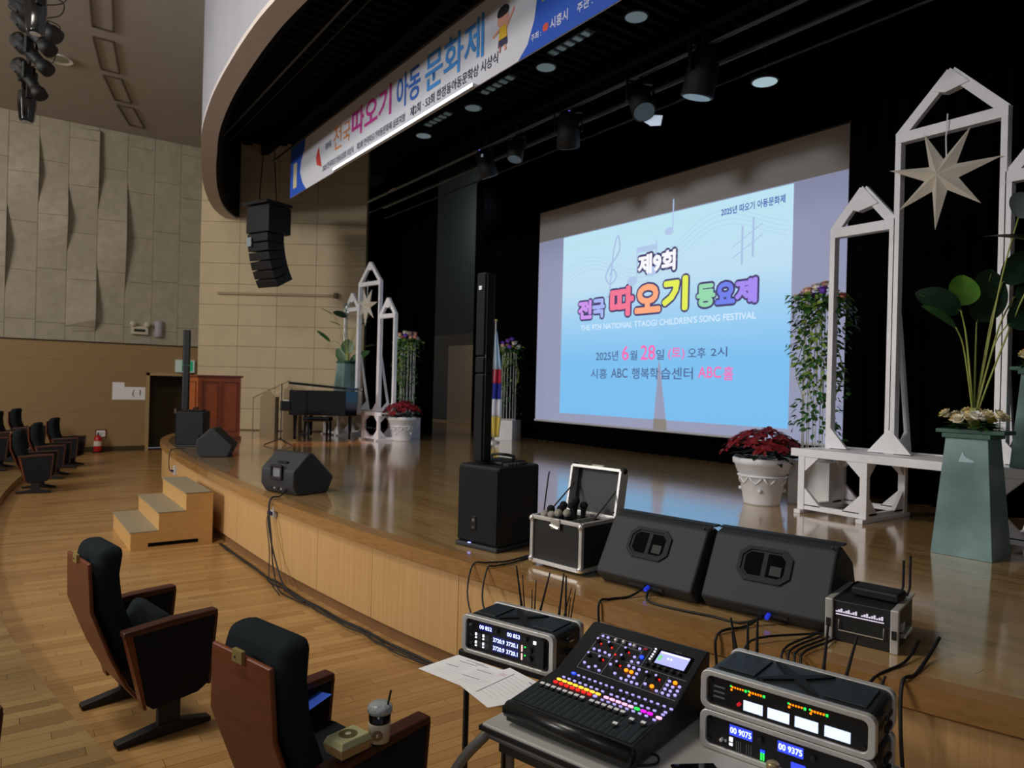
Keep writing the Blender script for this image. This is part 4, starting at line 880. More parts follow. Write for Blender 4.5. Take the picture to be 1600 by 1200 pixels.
poinsettia((-4.66, 6.75, SZ), 'white pot of red poinsettias at right, left of the white bench', 3)
poinsettia((-13.40, 6.85, SZ), 'far white pot of red poinsettias beside the left white bench', 5)
# ================================================================ FLOWER COLUMNS ON WHITE PLINTHS
def flower_column(loc, rz, label, plab, seed, ph=.48, hh=1.72, pw2=.22, ivy=420, pots=True):
    rr = random.Random(seed)
    t0 = thing('display_plinth', plab, 'plinth', loc, rz); MB().bb((-pw2, -pw2, 0), (pw2, pw2, ph)).build('plinth_box', whiteb, t0, bevel=.004)
    t = thing('flower_column', label, 'flower stand', (loc[0], loc[1], loc[2] + ph), rz)
    r_ = .16; wm = mat('white_wire', (215, 215, 210), .4)
    for k in range(14):
        a = 2 * PI * k / 14; MB().tube([(r_ * math.cos(a), r_ * math.sin(a), 0), (r_ * math.cos(a), r_ * math.sin(a), hh)], .006, 5).build('stand_wire', wm, t)
    for z in (.015, hh): MB().tube([(r_ * math.cos(2 * PI * j / 20), r_ * math.sin(2 * PI * j / 20), z) for j in range(21)], .008, 5).build('ring', wm, t)
    def ivy_mb(n, zmin, side):
        mb = MB()
        for k in range(n):
            a = rr.gauss(side, .9); z = hh + .08 - (hh - zmin) * rr.random() ** 1.5; r0 = .16 + rr.uniform(0, .10) * (1.6 if z > hh - .5 else .8) + .05 * math.sin(z * 9 + a)
            d = Vector((math.cos(a + rr.uniform(-1, 1)), math.sin(a + rr.uniform(-1, 1)), rr.uniform(-1, .3))); mb.leaf((r0 * math.cos(a), r0 * math.sin(a), z), d, (math.cos(a), math.sin(a), .4), rr.uniform(.05, .09), rr.uniform(.03, .055), .2, 3)
        return mb
    A1 = math.atan2(-RT.y - FW.y, -RT.x - FW.x) - rz
    ivy_mb(ivy, .25, A1).build('ivy_leaves', leafg, t, kind='stuff'); ivy_mb(ivy // 2, .7, A1 + .3).build('ivy_leaves', leafy, t, kind='stuff'); ivy_mb(ivy // 2, .0, A1 + 1.5).build('ivy_leaves', leafg, t, kind='stuff')
    for k in range(9):
        a = rr.gauss(A1, 1.0); P_ = [(.16 * math.cos(a), .16 * math.sin(a), hh)]; z = hh
        while z > rr.uniform(.1, 1.0): z -= .14; a += rr.uniform(-.12, .12); P_.append(((.2 + .05 * math.sin(z * 8)) * math.cos(a), (.2 + .05 * math.sin(z * 8)) * math.sin(a), z))
        MB().tube(P_, .004, 4).build('ivy_vine', stemm, t)
    ml = MB()
    for k in range(90):
        a = rr.uniform(0, 2 * PI); ml.leaf((.12 * math.cos(a), .12 * math.sin(a), hh + .02), (math.cos(a), math.sin(a), rr.uniform(-.6, .9)), (0, 0, 1), rr.uniform(.1, .2), .04, .3, 4)
    ml.build('foliage', leafg, t, kind='stuff')
    cols_ = [(225, 140, 120), (235, 190, 160), (120, 70, 190), (235, 232, 225), (210, 160, 140), (220, 215, 190)]
    for k in range(16):
        a = 2.4 * k; r0 = .05 + .055 * math.sqrt(k); c = (r0 * math.cos(a), r0 * math.sin(a), hh + .26 - r0 * .8 + rr.uniform(-.03, .07)); cc = cols_[rr.randrange(6)]; m = mat('petal_%d_%d' % cc[:2], cc, .7, noise=.12, nscale=30); mb = MB()
        for ring, n_, L_ in ((.2, 8, .075), (.7, 7, .06), (1.5, 5, .045), (3, 4, .03)):
            for q in range(n_):
                b = q * 2 * PI / n_ + ring; mb.leaf(c, (math.cos(b), math.sin(b), ring), (0, 0, 1), L_, .05, -.3, 3)
        mb.ball(c, .042, 8); mb.build('flower', m, t)
flower_column((-4.36, 7.30, SZ), math.radians(10), 'ivy-covered wire flower column with purple and white blooms, behind the white bench', 'white box plinth partly behind the left end of the white bench', 11)
flower_column((-14.10, 7.31, SZ), math.radians(20), 'far left flower column with yellow-green ivy in front of the black curtain', 'far left white box plinth behind the far poinsettia pot', 12, .45, 1.65, .22, 200)
flower_column((-12.95, 9.25, SZ), math.radians(28), 'flower column with pink blooms between the flag and the projection screen', 'white box plinth standing alone left of the projection screen', 13, .44, 1.55, .22, 110)
# ================================================================ TEAL PEDESTALS WITH PLANTS
def pedestal(loc, rz, label, scale=1.0):
    t = thing('pedestal', label, 'pedestal', loc, rz)
    mb = MB(); a, b, H = .21 * scale, .145 * scale, .90 * scale
    mb.add([(-a, -a, 0), (a, -a, 0), (a, a, 0), (-a, a, 0), (-b, -b, H), (b, -b, H), (b, b, H), (-b, b, H)], [(0, 1, 2, 3), (4, 5, 6, 7), (0, 1, 5, 4), (1, 2, 6, 5), (2, 3, 7, 6), (3, 0, 4, 7)]).build('tapered_column', teal, t, bevel=.004)
    MB().bb((-b - .02, -b - .02, H), (b + .02, b + .02, H + .035)).build('cap_plate', tealg, t, bevel=.003); MB().bb((-b - .09, -b + .05, H + .035), (b + .09, b + .02, H + .065)).build('cap_board', tealg, t, bevel=.003)
    return t, H + .065
t, hz_ = pedestal((-2.37, 6.14, SZ), math.radians(3), 'weathered teal tapered pedestal at the right, in front of the white bench')
MB().prism([(-.04, .74), (-.02, .80), (.0, .76), (.06, .73), (.05, .71), (.02, .70), (.03, .66), (-.0, .69), (-.06, .68)], -.158, -.152).build('paint_chip', mat('pale_paint_chip', (170, 195, 200), .5), t)
def posy(loc, label, seed, n=18, r=.17):
    t = thing('flower_arrangement', label, 'flowers', loc); rr = random.Random(seed); f = MB()
    for k in range(60): a = rr.uniform(0, 2 * PI); f.leaf((r * .5 * math.cos(a), r * .5 * math.sin(a), .02), (math.cos(a), math.sin(a), rr.uniform(.0, .7)), (0, 0, 1), rr.uniform(.08, .16), .04, .3, 4)
    f.build('foliage', leafg, t, kind='stuff')
    for k in range(n):
        a = 2.4 * k; r0 = r * math.sqrt((k + .5) / n) + .04; cc = [(235, 228, 205), (230, 205, 80), (240, 236, 225), (225, 195, 130), (238, 230, 190)][rr.randrange(5)]; m = mat('bloom_%d_%d' % (cc[1], cc[2]), cc, .7, noise=.12, nscale=30); mb = MB(); c = (r0 * math.cos(a), r0 * math.sin(a), .11 - r0 * .15 + rr.uniform(-.015, .04))
        up = Vector((c[0] * 3, c[1] * 3, .6)).normalized(); u = up.orthogonal().normalized(); v = up.cross(u)
        for ring, n_, L_ in ((.15, 8, .055), (.6, 8, .05), (1.2, 7, .042), (2.5, 5, .035)):
            for q in range(n_):
                b = q * 2 * PI / n_ + ring; mb.leaf(c, u * math.cos(b) + v * math.sin(b) + up * ring, up, L_, .045, -.3, 3)
        mb.ball(c, .026, 8); mb.build('flower', m, t)
posy((-2.37, 6.14, SZ + hz_), 'cream and yellow flower ring around the foot of the broad-leaved plant', 4)
def big_plant(loc, label, leaves, cat='plant', rx=RT):
    """leaves: (dx along rx, dz, depth, length, width, blade direction angle, material)"""
    t = thing('banana_leaf_plant', label, cat, loc)
    MB().tube([(0, 0, 0), (0, 0, .16)], [.045, .03], 8).build('stem_base', stemm, t)
    for (dx, dz, dp, L, W, ang, m, face) in leaves:
        d = rx * math.cos(ang) + UP * math.sin(ang); nrm = (-FW * face + UP * (1 - face)).normalized() if face < 1 else -FW
        base = rx * (dx - L / 2 * math.cos(ang)) + UP * (dz - L / 2 * math.sin(ang)) + FW * dp
        P_ = catmull([(0, 0, .05), tuple(base * .25 + UP * (.12)), tuple(base * .62 + UP * .16), tuple(base)], 5)
        st_ = MB().tube(P_, [.009 - .004 * i / len(P_) for i in range(len(P_))], 6).build('leaf_stalk', stemm, t, True)
        l = MB().leaf(base, d, nrm, L, W * 1.05, .12, 14, True); l.build('leaf', m, t, True)
        MB().tube([tuple(base - nrm * .002), tuple(base + d * L * .5 + nrm * -.02), tuple(base + d * L * .92 - nrm * .09 * L)], [.005, .003, .001], 5).build('leaf_rib', stemm, t)
silver = mat('shiny_leaf_back', (150, 165, 160), .15, .4)
big_plant((-2.37, 6.14, SZ + hz_ + .01), 'broad-leaved green plant rising from the teal pedestal at the right', [
    (-.29, .98, 0, .36, .20, 2.75, leafd, .9), (-.08, 1.08, .05, .25, .24, 1.4, leafb, .95), (.14, 1.05, .1, .46, .30, 1.25, leafd, .9), (.38, .92, -.08, .46, .26, .55, leafd, .85), (-.34, .86, -.1, .30, .11, 2.5, leafg, .5),
    (.40, 1.28, .1, .38, .22, .75, leafd, .8), (.22, 1.47, -.15, .55, .16, 2.95, leafd, .12), (.36, 1.75, .02, .22, .24, 1.2, silver, .8), (.55, 1.1, .1, .4, .22, .3, leafd, .8)])
t, h2 = pedestal((-2.16, 6.88, SZ + .65), math.radians(8), 'second teal pedestal standing on the white bench at the right picture edge', .85)
posy((-2.16, 6.88, SZ + .65 + h2), 'peach and white flower bunch at the right picture edge on the second pedestal', 9, 10, .12)
t, h3 = pedestal((-15.30, 6.40, SZ + .592), math.radians(8), 'far teal pedestal standing on the far white bench behind the grand piano', 1.15)
big_plant((-15.30, 6.40, SZ + .592 + h3), 'far broad-leaved plant above the grand piano', [
    (-.16, .12, 0, .36, .2, 2.0, leafg, .8), (.0, .32, 0, .34, .28, 1.5, leafg, .9), (.26, .12, .1, .5, .16, .5, leafg, .8), (-.55, .55, 0, .42, .10, 2.4, leafg, .4), (.48, .35, 0, .3, .12, .3, leafd, .3),
    (-.20, 1.05, 0, .34, .18, 2.7, leafd, .5), (-.05, 1.22, .1, .26, .16, 1.5, silver, .8), (.35, .86, 0, .34, .10, .5, leafd, .3), (.42, 1.0, 0, .3, .1, .7, leafd, .3), (-.5, 1.12, 0, .34, .05, 2.6, leafd, .2), (-.3, .85, 0, .3, .06, 2.7, leafd, .2)])
# ================================================================ FLAG
t = thing('flag_on_pole', 'white, red and blue flag hanging on a pole behind the near column speaker', 'flag', (-12.35, 8.45, SZ))
MB().lathe([(.14, 0), (.14, .03), (.03, .06)], 18).build('stand', alu, t); MB().tube([(0, 0, .03), (0, 0, 2.55)], .013, 8).build('pole', mat('pole_silver', (200, 200, 195), .3, .7), t); MB().ball((0, 0, 2.58), .035, 10).build('finial', brass, t)
def cloth(z0, z1, x0a, x1a, x0b, x1b, m, nm):
    mb = MB(); n = 14; vs = []
    for j in range(5):
        tt = j / 4; z = z0 + (z1 - z0) * tt; a = x0a + (x0b - x0a) * tt; b = x1a + (x1b - x1a) * tt
        for i in range(n + 1): s_ = i / n; p = RT * (a + (b - a) * s_) + FW * (.035 * math.sin(s_ * 4 * PI) - .01); vs.append((p.x, p.y, z))
    mb.add(vs, [(j * (n + 1) + i, j * (n + 1) + i + 1, (j + 1) * (n + 1) + i + 1, (j + 1) * (n + 1) + i) for j in range(4) for i in range(n)]); o = mb.build(nm, m, t, True); sd = o.modifiers.new('s', 'SOLIDIFY'); sd.thickness = .004
fc = lambda n, c: mat('flag_' + n, c, .85)
cloth(1.55, 2.35, -.04, .14, -.01, .03, fc('pale_blue', (190, 215, 235)), 'flag_cloth'); cloth(1.25, 1.55, -.06, .15, -.04, .14, fc('red', (190, 40, 70)), 'red_field'); cloth(.92, 1.25, -.08, .15, -.06, .15, fc('blue', (40, 50, 150)), 'blue_field'); cloth(.55, .92, -.09, .16, -.08, .15, fc('white', (215, 215, 220)), 'flag_cloth'); cloth(.12, .55, -.04, .12, -.09, .16, fc('yellow', (215, 190, 90)), 'yellow_field')
# ================================================================ PIANO, STOOL, STAND, CABINET
t = thing('grand_piano', 'black grand piano at the far left of the stage before the beige wall', 'piano', (-14.19, 5.56, SZ), math.atan2(RT.y, RT.x)); t.scale = (.80, .95, 1)
ol = [(-.78, -.72), (-.45, -.72), (.62, -.70), (.84, -.45), (.86, -.10), (.62, .12), (.30, .25), (.05, .55), (-.12, .68), (-.78, .70)]
MB().prism(ol, .52, 1.02, 'xy').build('case', gblack, t, bevel=.01)
lidp = [(x * 1.02, y * 1.02) for x, y in ol if x > -.5 or True]; mb = MB(); mb.m = Matrix.Translation((0, 0, 1.085)) @ Euler((0, math.radians(3.6), 0)).to_matrix().to_4x4(); mb.prism(lidp, .0, .05, 'xy'); mb.build('lid', gblack, t, bevel=.006)
MB().tube([(-.74, -.60, .94), (-.76, -.62, 1.07)], .010, 6).build('lid_prop', gblack, t)
MB().bb((-1.0, -.72, .60), (-.70, .70, .80)).build('keybed', gblack, t, bevel=.01)
MB().bb((-.96, -.62, .80), (-.80, .62, .815)).build('white_keys', mat('ivory_keys', (225, 220, 205), .3), t); MB().bb((-.86, -.60, .815), (-.80, .60, .83)).build('black_keys', gblack, t)
for x, y in ((-.66, -.60), (-.66, .58), (.66, -.40)):
    MB().tube([(x, y, .62), (x, y, .12), (x, y, .04)], [.06, .04, .045], 8).build('leg', gblack, t); MB().ball((x, y, .03), .03, 8).build('caster', brass, t)
mb = MB(); mb.bb((-.62, -.08, .10), (-.58, .08, .60)); mb.bb((-.70, -.14, .06), (-.56, .14, .12)); mb.build('pedal_lyre', gblack, t)
t = thing('piano_stool', 'black stool below the grand piano', 'stool', (-13.85, 5.2, SZ), math.atan2(RT.y, RT.x))
MB().bb((-.26, -.17, .40), (.26, .17, .50)).build('seat', gblack, t, bevel=.02)
for x in (-.22, .22):
    for y in (-.13, .13): MB().bb((x - .02, y - .02, 0), (x + .02, y + .02, .40)).build('leg', gblack, t)
t = thing('microphone_stand', 'black microphone stand with tripod feet in front of the piano', 'stand', (-13.2, 4.25, SZ))
MB().tube([(0, 0, .08), (0, 0, 1.15)], .011, 6).build('pole', rubber, t)
for k in range(3): a = k * 2 * PI / 3 + .4; MB().tube([(0, 0, .12), (.3 * math.cos(a), .3 * math.sin(a), .012)], .012, 6).build('leg', rubber, t)
MB().ball((0, 0, .12), .03, 8).build('hub', rubber, t)
t = thing('wooden_cabinet', 'tall reddish panelled wooden cabinet at the far left end of the stage', 'cabinet', (-14.87, 3.42, SZ), math.radians(9))
cw = mat('cabinet_cherry', (158, 82, 42), .35, noise=.15, nscale=4, stretch=(1, 1, 6)); cwd = mat('cabinet_cherry_dark', (116, 58, 34), .35, noise=.12)
MB().bb((-.34, -.42, .06), (.34, .42, 1.24)).build('body', cw, t, bevel=.005); MB().bb((-.36, -.44, 0), (.36, .44, .07)).build('plinth', cwd, t); MB().bb((-.37, -.45, 1.23), (.37, .45, 1.27)).build('top_moulding', cwd, t, bevel=.006)
def fr_(x0, x1, z0, z1, side):
    for a, b in (((x0, z0), (x1, z0)), ((x0, z1), (x1, z1)), ((x0, z0), (x0, z1)), ((x1, z0), (x1, z1))):
        p = (a[0], -.425, a[1]) if side == 0 else (.345, a[0], a[1]); q = (b[0], -.425, b[1]) if side == 0 else (.345, b[0], b[1]); MB().bar(p, q, .022, .014).build('panel_moulding', cwd, t)
fr_(-.25, .25, .18, 1.14, 0); fr_(-.34, -.04, .18, 1.14, 1); fr_(.04, .34, .18, 1.14, 1)
# pale house-shaped boards behind the piano and sloping handrail
for x, y, h, lb in ((-16.35, 4.95, 1.0, 'lower pale pointed board between cabinet and piano'), (-15.95, 5.35, 1.16, 'taller pale pointed board just left of the piano')):
    t = thing('pointed_board', lb, 'stage decoration', (x, y, SZ), math.atan2(RT.y, RT.x)); bm_ = mat('pale_board', (156, 136, 104), .7)
    MB().prism([(-.17, 0), (.17, 0), (.17, h - .2), (0, h), (-.17, h - .2)], 0, .03).build('board', bm_, t)
    MB().bb((.18, -.02, 0), (.24, .05, h - .18)).build('dark_edge_post', darkm, t); MB().bb((-.02, .03, 0), (.02, .4, .03)).build('foot', bm_, t)
t = thing('handrail', 'thin pale sloping handrail behind the pointed boards', 'handrail', (-16.5, 5.0, SZ), math.atan2(RT.y, RT.x))
hr_ = mat('handrail_tan', (150, 134, 106), .5); MB().tube([(-.4, .12, .78), (.45, .12, 1.20)], .014, 8).build('rail', hr_, t); MB().tube([(-.38, .12, 0), (-.38, .12, .79)], .012, 6).build('post', hr_, t); MB().tube([(.43, .12, 0), (.43, .12, 1.19)], .012, 6).build('post', hr_, t)
# ================================================================ CONTROL TABLE
RZ = math.radians(14.9); TZ = .745
tabtop = mat('light_grey_table_top', (176, 174, 168), .5, noise=.04); legm = mat('grey_tube_leg', (128, 126, 122), .3, .5)
t = thing('folding_table', 'grey-topped folding table with dark edge under the mixing console', 'table', (-2.19, 1.48, 0), RZ)
MB().bb((0, 0, TZ - .03), (1.35, .72, TZ - .002)).build('table_top', tabtop, t, bevel=.006); MB().bb((-.008, -.008, TZ - .028), (1.358, .728, TZ - .012)).build('edge_band', rubber, t)
MB().bb((.06, .03, TZ - .10), (1.3, .05, TZ - .03)).build('front_apron', mat('apron_steel', (70, 68, 64), .4, .6), t); MB().bb((.06, .67, TZ - .10), (1.3, .69, TZ - .03)).build('rear_apron', slatm, t)
MB().tube([(.03, .012, TZ - .045), (1.33, .012, TZ - .045)], .011, 6).build('front_rail', legm, t)
for x, y in ((.09, .06), (.09, .66), (1.25, .06), (1.25, .66)):
    MB().tube(catmull([(x, y, TZ - .03), (x, y, .5), (x - .02 if x < 1 else x + .02, y, .25), (x - .06 if x < 1 else x + .06, y, 0)], 4), .016, 8).build('leg', legm, t, True)
MB().tube(catmull([(.0, .10, TZ - .035), (-.03, .04, .66), (-.10, -.02, .55), (-.17, -.08, .35), (-.22, -.12, 0)], 5), .02, 8).build('curved_leg', legm, t, True)
t = thing('side_table', 'small dark side table holding the left rack and the papers', 'table', (-2.87, 1.76, 0), math.radians(19))
MB().bb((.02, .02, TZ - .03), (.56, .40, TZ - .002)).build('table_top', rubber, t, bevel=.004)
for x, y in ((.06, .04), (.52, .04), (.06, .36), (.52, .36)): MB().tube([(x, y, 0), (x, y, TZ - .03)], .014, 6).build('leg', slatm, t)
# ---- mixing console
t = thing('mixing_console', 'black digital mixing console with glowing red, amber and violet keys on the table', 'mixing console', (-2.13, 1.545, TZ), RZ)
MW = .525; conm = mat('console_black', (26, 28, 30), .45, bump=.1, bscale=500); facm = mat('console_face', (34, 42, 46), .5)
MB().prism([(0, .012), (0, .065), (.02, .085), (.33, .115), (.58, .235), (.61, .235), (.61, .012)], 0, MW, 'yz').build('console_body', conm, t, bevel=.006)
MB().tube([(.0, .012, .055), (MW, .012, .055)], .030, 12).build('front_armrest', mat('armrest_gloss', (22, 23, 25), .3), t, True)
for x in (.03, MW - .03):
    for y in (.06, .55): MB().lathe([(.015, 0), (.015, .014)], 10, (x, y, 0)).build('foot', rubber, t)
def pmat(y0, z0, y1, z1, lift=0):
    v = Vector((0, y1 - y0, z1 - z0)).normalized(); n = Vector((0, -v.z, v.y))
    return Matrix(((1, 0, 0, 0), (0, v.y, n.y, y0), (0, v.z, n.z, z0), (0, 0, 0, 1))) @ Matrix.Translation((0, 0, lift))
ML = pmat(.02, .085, .33, .115, .001); MU = pmat(.33, .115, .58, .235, .001)
def on(T, mb): mb.m = T; return mb
on(ML, MB()).bb((.015, .01, 0), (MW - .015, .165, .001)).build('fader_plate', facm, t)
def key(T, x, y, m, w=.014, h=.0085, z=.004, name='key'):
    mb = on(T, MB()); c = min(w, h) * .3; w /= 2; h /= 2
    mb.prism([(x - w + c, y - h), (x + w - c, y - h), (x + w, y - h + c), (x + w, y + h - c), (x + w - c, y + h), (x - w + c, y + h), (x - w, y + h - c), (x - w, y - h + c)], 0, z, 'xy'); return mb.build(name, m, t)
xs = [.042 + .0262 * i for i in range(8)] + [.265 + .0262 * i for i in range(8)] + [.489]
xk = [.067 + .0262 * i for i in range(8)] + [.289 + .0262 * i for i in range(8)] 
fy_ = [.145] * 14 + [.066, .121, .125]
fx = [.042 + .0262 * i for i in range(8)] + [.266 + .0261 * i for i in range(6)] + [.413, .446, .489]
for i, x in enumerate(fx):
    on(ML, MB()).bb((x + .0, .012, .001), (x + .002, .16, .0016)).build('fader_slot', mat('slot_black', (4, 4, 4), .8), t)
    for q in range(9): pass
    mb = on(ML, MB()); mb.bb((x - .0075, fy_[i] - .012, .004), (x + .0095, fy_[i] + .012, .011)); mb.build('fader_cap', rubber, t, bevel=.002)
    on(ML, MB()).bb((x - .0075, fy_[i] - .002, .010), (x + .0095, fy_[i] + .010, .0135)).build('cap_top', faderm, t)
tick = mat('scale_grey', (92, 104, 108), .6); mb = on(ML, MB())
for i, x in enumerate(fx):
    for q in range(10): mb.bb((x + .006, .02 + .012 * q, .001), (x + .014, .0212 + .012 * q, .0014))
mb.build('fader_scale', tick, t, kind='stuff')
for i in range(8): key(ML, xk[i], .201 - .0005 * i, ledr if i < 7 else ledl, .017, .011)
for i in range(8): key(ML, xk[i], .226 - .0012 * i, ledy, .021, .011)
for i in range(8): key(ML, xk[i + 8], .2135 - .0008 * i, ledp if i < 5 else (ledg if i == 5 else ledm), .021, .011)
key(ML, .511, .201, ledp, .022, .013)
for i in range(8): key(ML, xk[i + 8] - .003, .190 - .0005 * i, ledl, .013, .007)
for i in range(16): key(ML, xk[i] + .004, .251 - .0011 * i, ledl, .013, .0075)
for i in range(16):
    key(ML, xk[i] + .018, .296 - .001 * i, ledb if False else ledl, .012, .0075)
    on(ML, MB()).bb((xk[i] + .005, .262, .001), (xk[i] + .013, .284, .002)).build('meter_strip', mat('meter_grey', (50, 56, 58), .5), t)
key(ML, .086, .298, ledb, .020, .014)
for x, y in ((.52, .277), (.513, .246), (.513, .227), (.504, .18)): key(ML, x, y, ledl, .013, .008)
for x, y in [(.089, .218), (.114, .217), (.22, .214), (.269, .206), (.091, .139), (.117, .138), (.145, .137), (.169, .131), (.27, .158), (.271, .132), (.298, .136), (.198, .089), (.271, .108), (.294, .106), (.318, .105), (.093, .059), (.122, .044), (.146, .057), (.171, .043), (.319, .082), (.238, .053), (.296, .06), (.318, .06), (.273, .039), (.296, .038), (.32, .037), (.343, .037), (.372, .049), (.427, .034), (.452, .095), (.452, .075), (.475, .073), (.498, .083), (.452, .054), (.475, .052), (.452, .033), (.476, .032), (.499, .041), (.499, .062)]: key(MU, x, y, ledl, .012, .010)
for x, y in [(.272, .084), (.295, .083), (.401, .048), (.475, .095)]: key(MU, x, y, ledo, .016, .014)
key(MU, .297, .168, ledb, .016, .015)
for x, y in [(.087, .185), (.142, .182), (.222, .178), (.091, .100), (.145, .098), (.225, .136), (.224, .098), (.36, .092), (.401, .090)]:
    on(MU, MB()).lathe([(.009, 0), (.008, .016), (.006, .017)], 12, (x, y, 0)).build('knob', rubber, t, True); on(MU, MB()).lathe([(.005, .017), (.005, .0185)], 10, (x, y, 0)).build('knob_light', ledl, t)
for x, y in [(.104, .176), (.237, .172), (.19, .143), (.158, .172), (.158, .099), (.238, .096), (.413, .088)]: on(MU, MB()).lathe([(.0035, 0), (.003, .003)], 8, (x, y, 0)).build('red_ring_light', ledr, t)
for x, y in [(.157, .211), (.193, .213), (.245, .209)]: on(MU, MB()).lathe([(.009, 0), (.008, .012), (.003, .014)], 12, (x, y, 0)).build('silver_knob', alu, t, True)
for x, y in [(.33, .228), (.332, .213), (.332, .198), (.332, .185), (.331, .171)]: key(MU, x, y, ledw, .008, .006)
for x, y in [(.334, .143), (.361, .142), (.386, .141), (.414, .140), (.444, .139), (.472, .138)]: on(MU, MB()).lathe([(.008, 0), (.0075, .013), (.006, .014)], 12, (x, y, 0)).build('encoder', rubber, t, True)
key(MU, .292, .212, mat('red_marker', (150, 30, 50), .5), .018, .012)
sb = on(MU, MB()).bb((.345, .152, .0), (.492, .234, .002)).build('display_bezel', gblack, t)
on(MU, MB()).bb((.356, .160, .002), (.480, .226, .003)).build('display_screen', LE('console_display', (165, 170, 245), .85), sb)
on(MU, MB()).bb((.358, .216, .003), (.478, .224, .0034)).build('display_bar', LE('display_pale', (215, 220, 250), 1.0), sb); on(MU, MB()).bb((.36, .176, .003), (.375, .204, .0034)).build('display_green', LE('display_green', (120, 200, 140), .8), sb)
for x in (.40, .413): on(MU, MB()).lathe([(.005, .003), (.005, .0036)], 10, (x, .195, 0)).build('display_dot', LE('display_pale', (215, 220, 250), 1.0), sb)
text('MIDAS', mat('grey_print', (130, 135, 140), .5), t, .41, .238, .026, .005, .0015, .0, 'lettering', MU, True)
mb = on(MU, MB())
for a, b in (((.075, .232), (.315, .225)), ((.075, .232), (.075, .028)), ((.075, .028), (.185, .026)), ((.185, .232), (.185, .026)), ((.185, .026), (.362, .022)), ((.075, .204), (.185, .200)), ((.075, .122), (.185, .118)), ((.185, .197), (.285, .195)), ((.315, .225), (.315, .12)), ((.285, .195), (.285, .122)), ((.33, .122), (.51, .118)), ((.362, .115), (.362, .022)), ((.44, .115), (.44, .018)), ((.362, .022), (.51, .018)), ((.285, .225), (.285, .2)), ((.25, .122), (.33, .122))): mb.bar((a[0], a[1], .0005), (b[0], b[1], .0005), .0018, .001)
mb.build('panel_outline', mat('grey_print', (130, 135, 140), .5), t, kind='stuff')
# ---- rack cases
def ring(W, H, w, r, y0, y1):
    def rr_(x0, z0, x1, z1, r):
        return [(cx + r * math.cos(a), cz + r * math.sin(a)) for cx, cz, s_ in ((x1 - r, z1 - r, 0), (x0 + r, z1 - r, 1), (x0 + r, z0 + r, 2), (x1 - r, z0 + r, 3)) for a in [(s_ + k / 4) * PI / 2 for k in range(5)]]
    A = rr_(0, 0, W, H, r); B = rr_(w, w * .8, W - w, H - w * .8, r * .7); n = len(A); mb = MB()
    vs = [(x, y0, z) for x, z in A] + [(x, y1, z) for x, z in A] + [(x, y1, z) for x, z in B] + [(x, y0, z) for x, z in B]
    return mb.add(vs, [(n * k + i, n * k + (i + 1) % n, n * ((k + 1) % 4) + (i + 1) % n, n * ((k + 1) % 4) + i) for k in range(4) for i in range(n)]), A
abs_ = mat('black_moulded_plastic', (34, 40, 44), .45, bump=.15, bscale=300)
def rack_case(loc, rz, W, H, D, label):
    t = thing('rack_case', label, 'rack', loc, rz)
    mb, A = ring(W, H, .022, .028, 0, .03); mb.build('front_frame', alu, t, bevel=.003)
    mb, _ = ring(W, H, .02, .028, D - .03, D); mb.build('rear_frame', alu, t, bevel=.003)
    MB().prism([(x * .97 + W * .015, z * .95 + H * .025) for x, z in A], .03, D - .03).build('case_shell', abs_, t)
    zt = H * .976
    MB().bb((.04, .06, zt), (W * .30, D - .05, zt + .006)).build('lid_rib', abs_, t, bevel=.002); MB().bb((W * .70, .06, zt), (W - .04, D - .05, zt + .006)).build('lid_rib', abs_, t, bevel=.002)
    MB().prism([(W * .32, .05), (W * .45, D * .5), (W * .32, D - .05), (W * .36, D - .05), (W * .5, D * .58), (W * .64, D - .05), (W * .68, D - .05), (W * .55, D * .5), (W * .68, .05), (W * .64, .05), (W * .5, D * .42), (W * .36, .05)], zt, zt + .007, 'xy').build('lid_cross_rib', plastic, t)
    MB().bb((.025, .010, .018), (W - .025, .028, H - .018)).build('face_panel', mat('rack_face_black', (12, 12, 13), .4), t)
    for x in (.034, W - .034):
        for z in (.034, H - .034): mb = MB(); mb.m = Matrix.Translation((x, .008, z)) @ Euler((PI / 2, 0, 0)).to_matrix().to_4x4(); mb.lathe([(.006, -.002), (.006, .004)], 8); mb.build('rack_screw', mat('dark_screw', (60, 60, 62), .3, .8), t)
    for z in (H * .45, H * .75):
        MB().bb((W - .002, D * .4, z - .014), (W + .012, D * .6, z + .010)).build('side_latch', rubber, t, bevel=.004); MB().bb((W, D * .44, z - .008), (W + .015, D * .56, z - .002)).build('latch_bail', alu, t)
    return t
def fk(t, x0, z0, x1, z1, m, name, d=.004, y=.010): return MB().bb((x0, y - d, z0), (x1, y, z1)).build(name, m, t)
def fknob(t, x, z, r, m, name='knob'):
    mb = MB(); mb.m = Matrix.Translation((x, .010, z)) @ Euler((PI / 2, 0, 0)).to_matrix().to_4x4(); mb.lathe([(r, 0), (r * .9, .014), (r * .6, .015)], 12); return mb.build(name, m, t)
def antenna(t, x, z, x1, z1, yl, r=.0048):
    a_ = Vector((x, yl, z - .05)); b_ = Vector((x1, yl, z1)); d = b_ - a_
    MB().bar((x, yl - .05, z - .05), (x, yl + .006, z - .05), .014).build('antenna_mount', rubber, t)
    o = MB().tube([a_, a_ + d * .3], [r * 1.5, r * 1.25], 8).build('antenna', rubber, t); MB().tube([a_ + d * .28, b_], [r * 1.1, r * .75], 8).build('antenna_rod', rubber, o)
def lcd(t, x0, z0, x1, z1, m, dm, digits):
    b = fk(t, x0, z0, x1, z1, m, 'lcd_window', .001); text(digits, dm, b, x0 + .003, z0 + (z1 - z0) * .2, (x1 - x0) - .006, (z1 - z0) * .6, .0085, .02, 'lcd_digits')
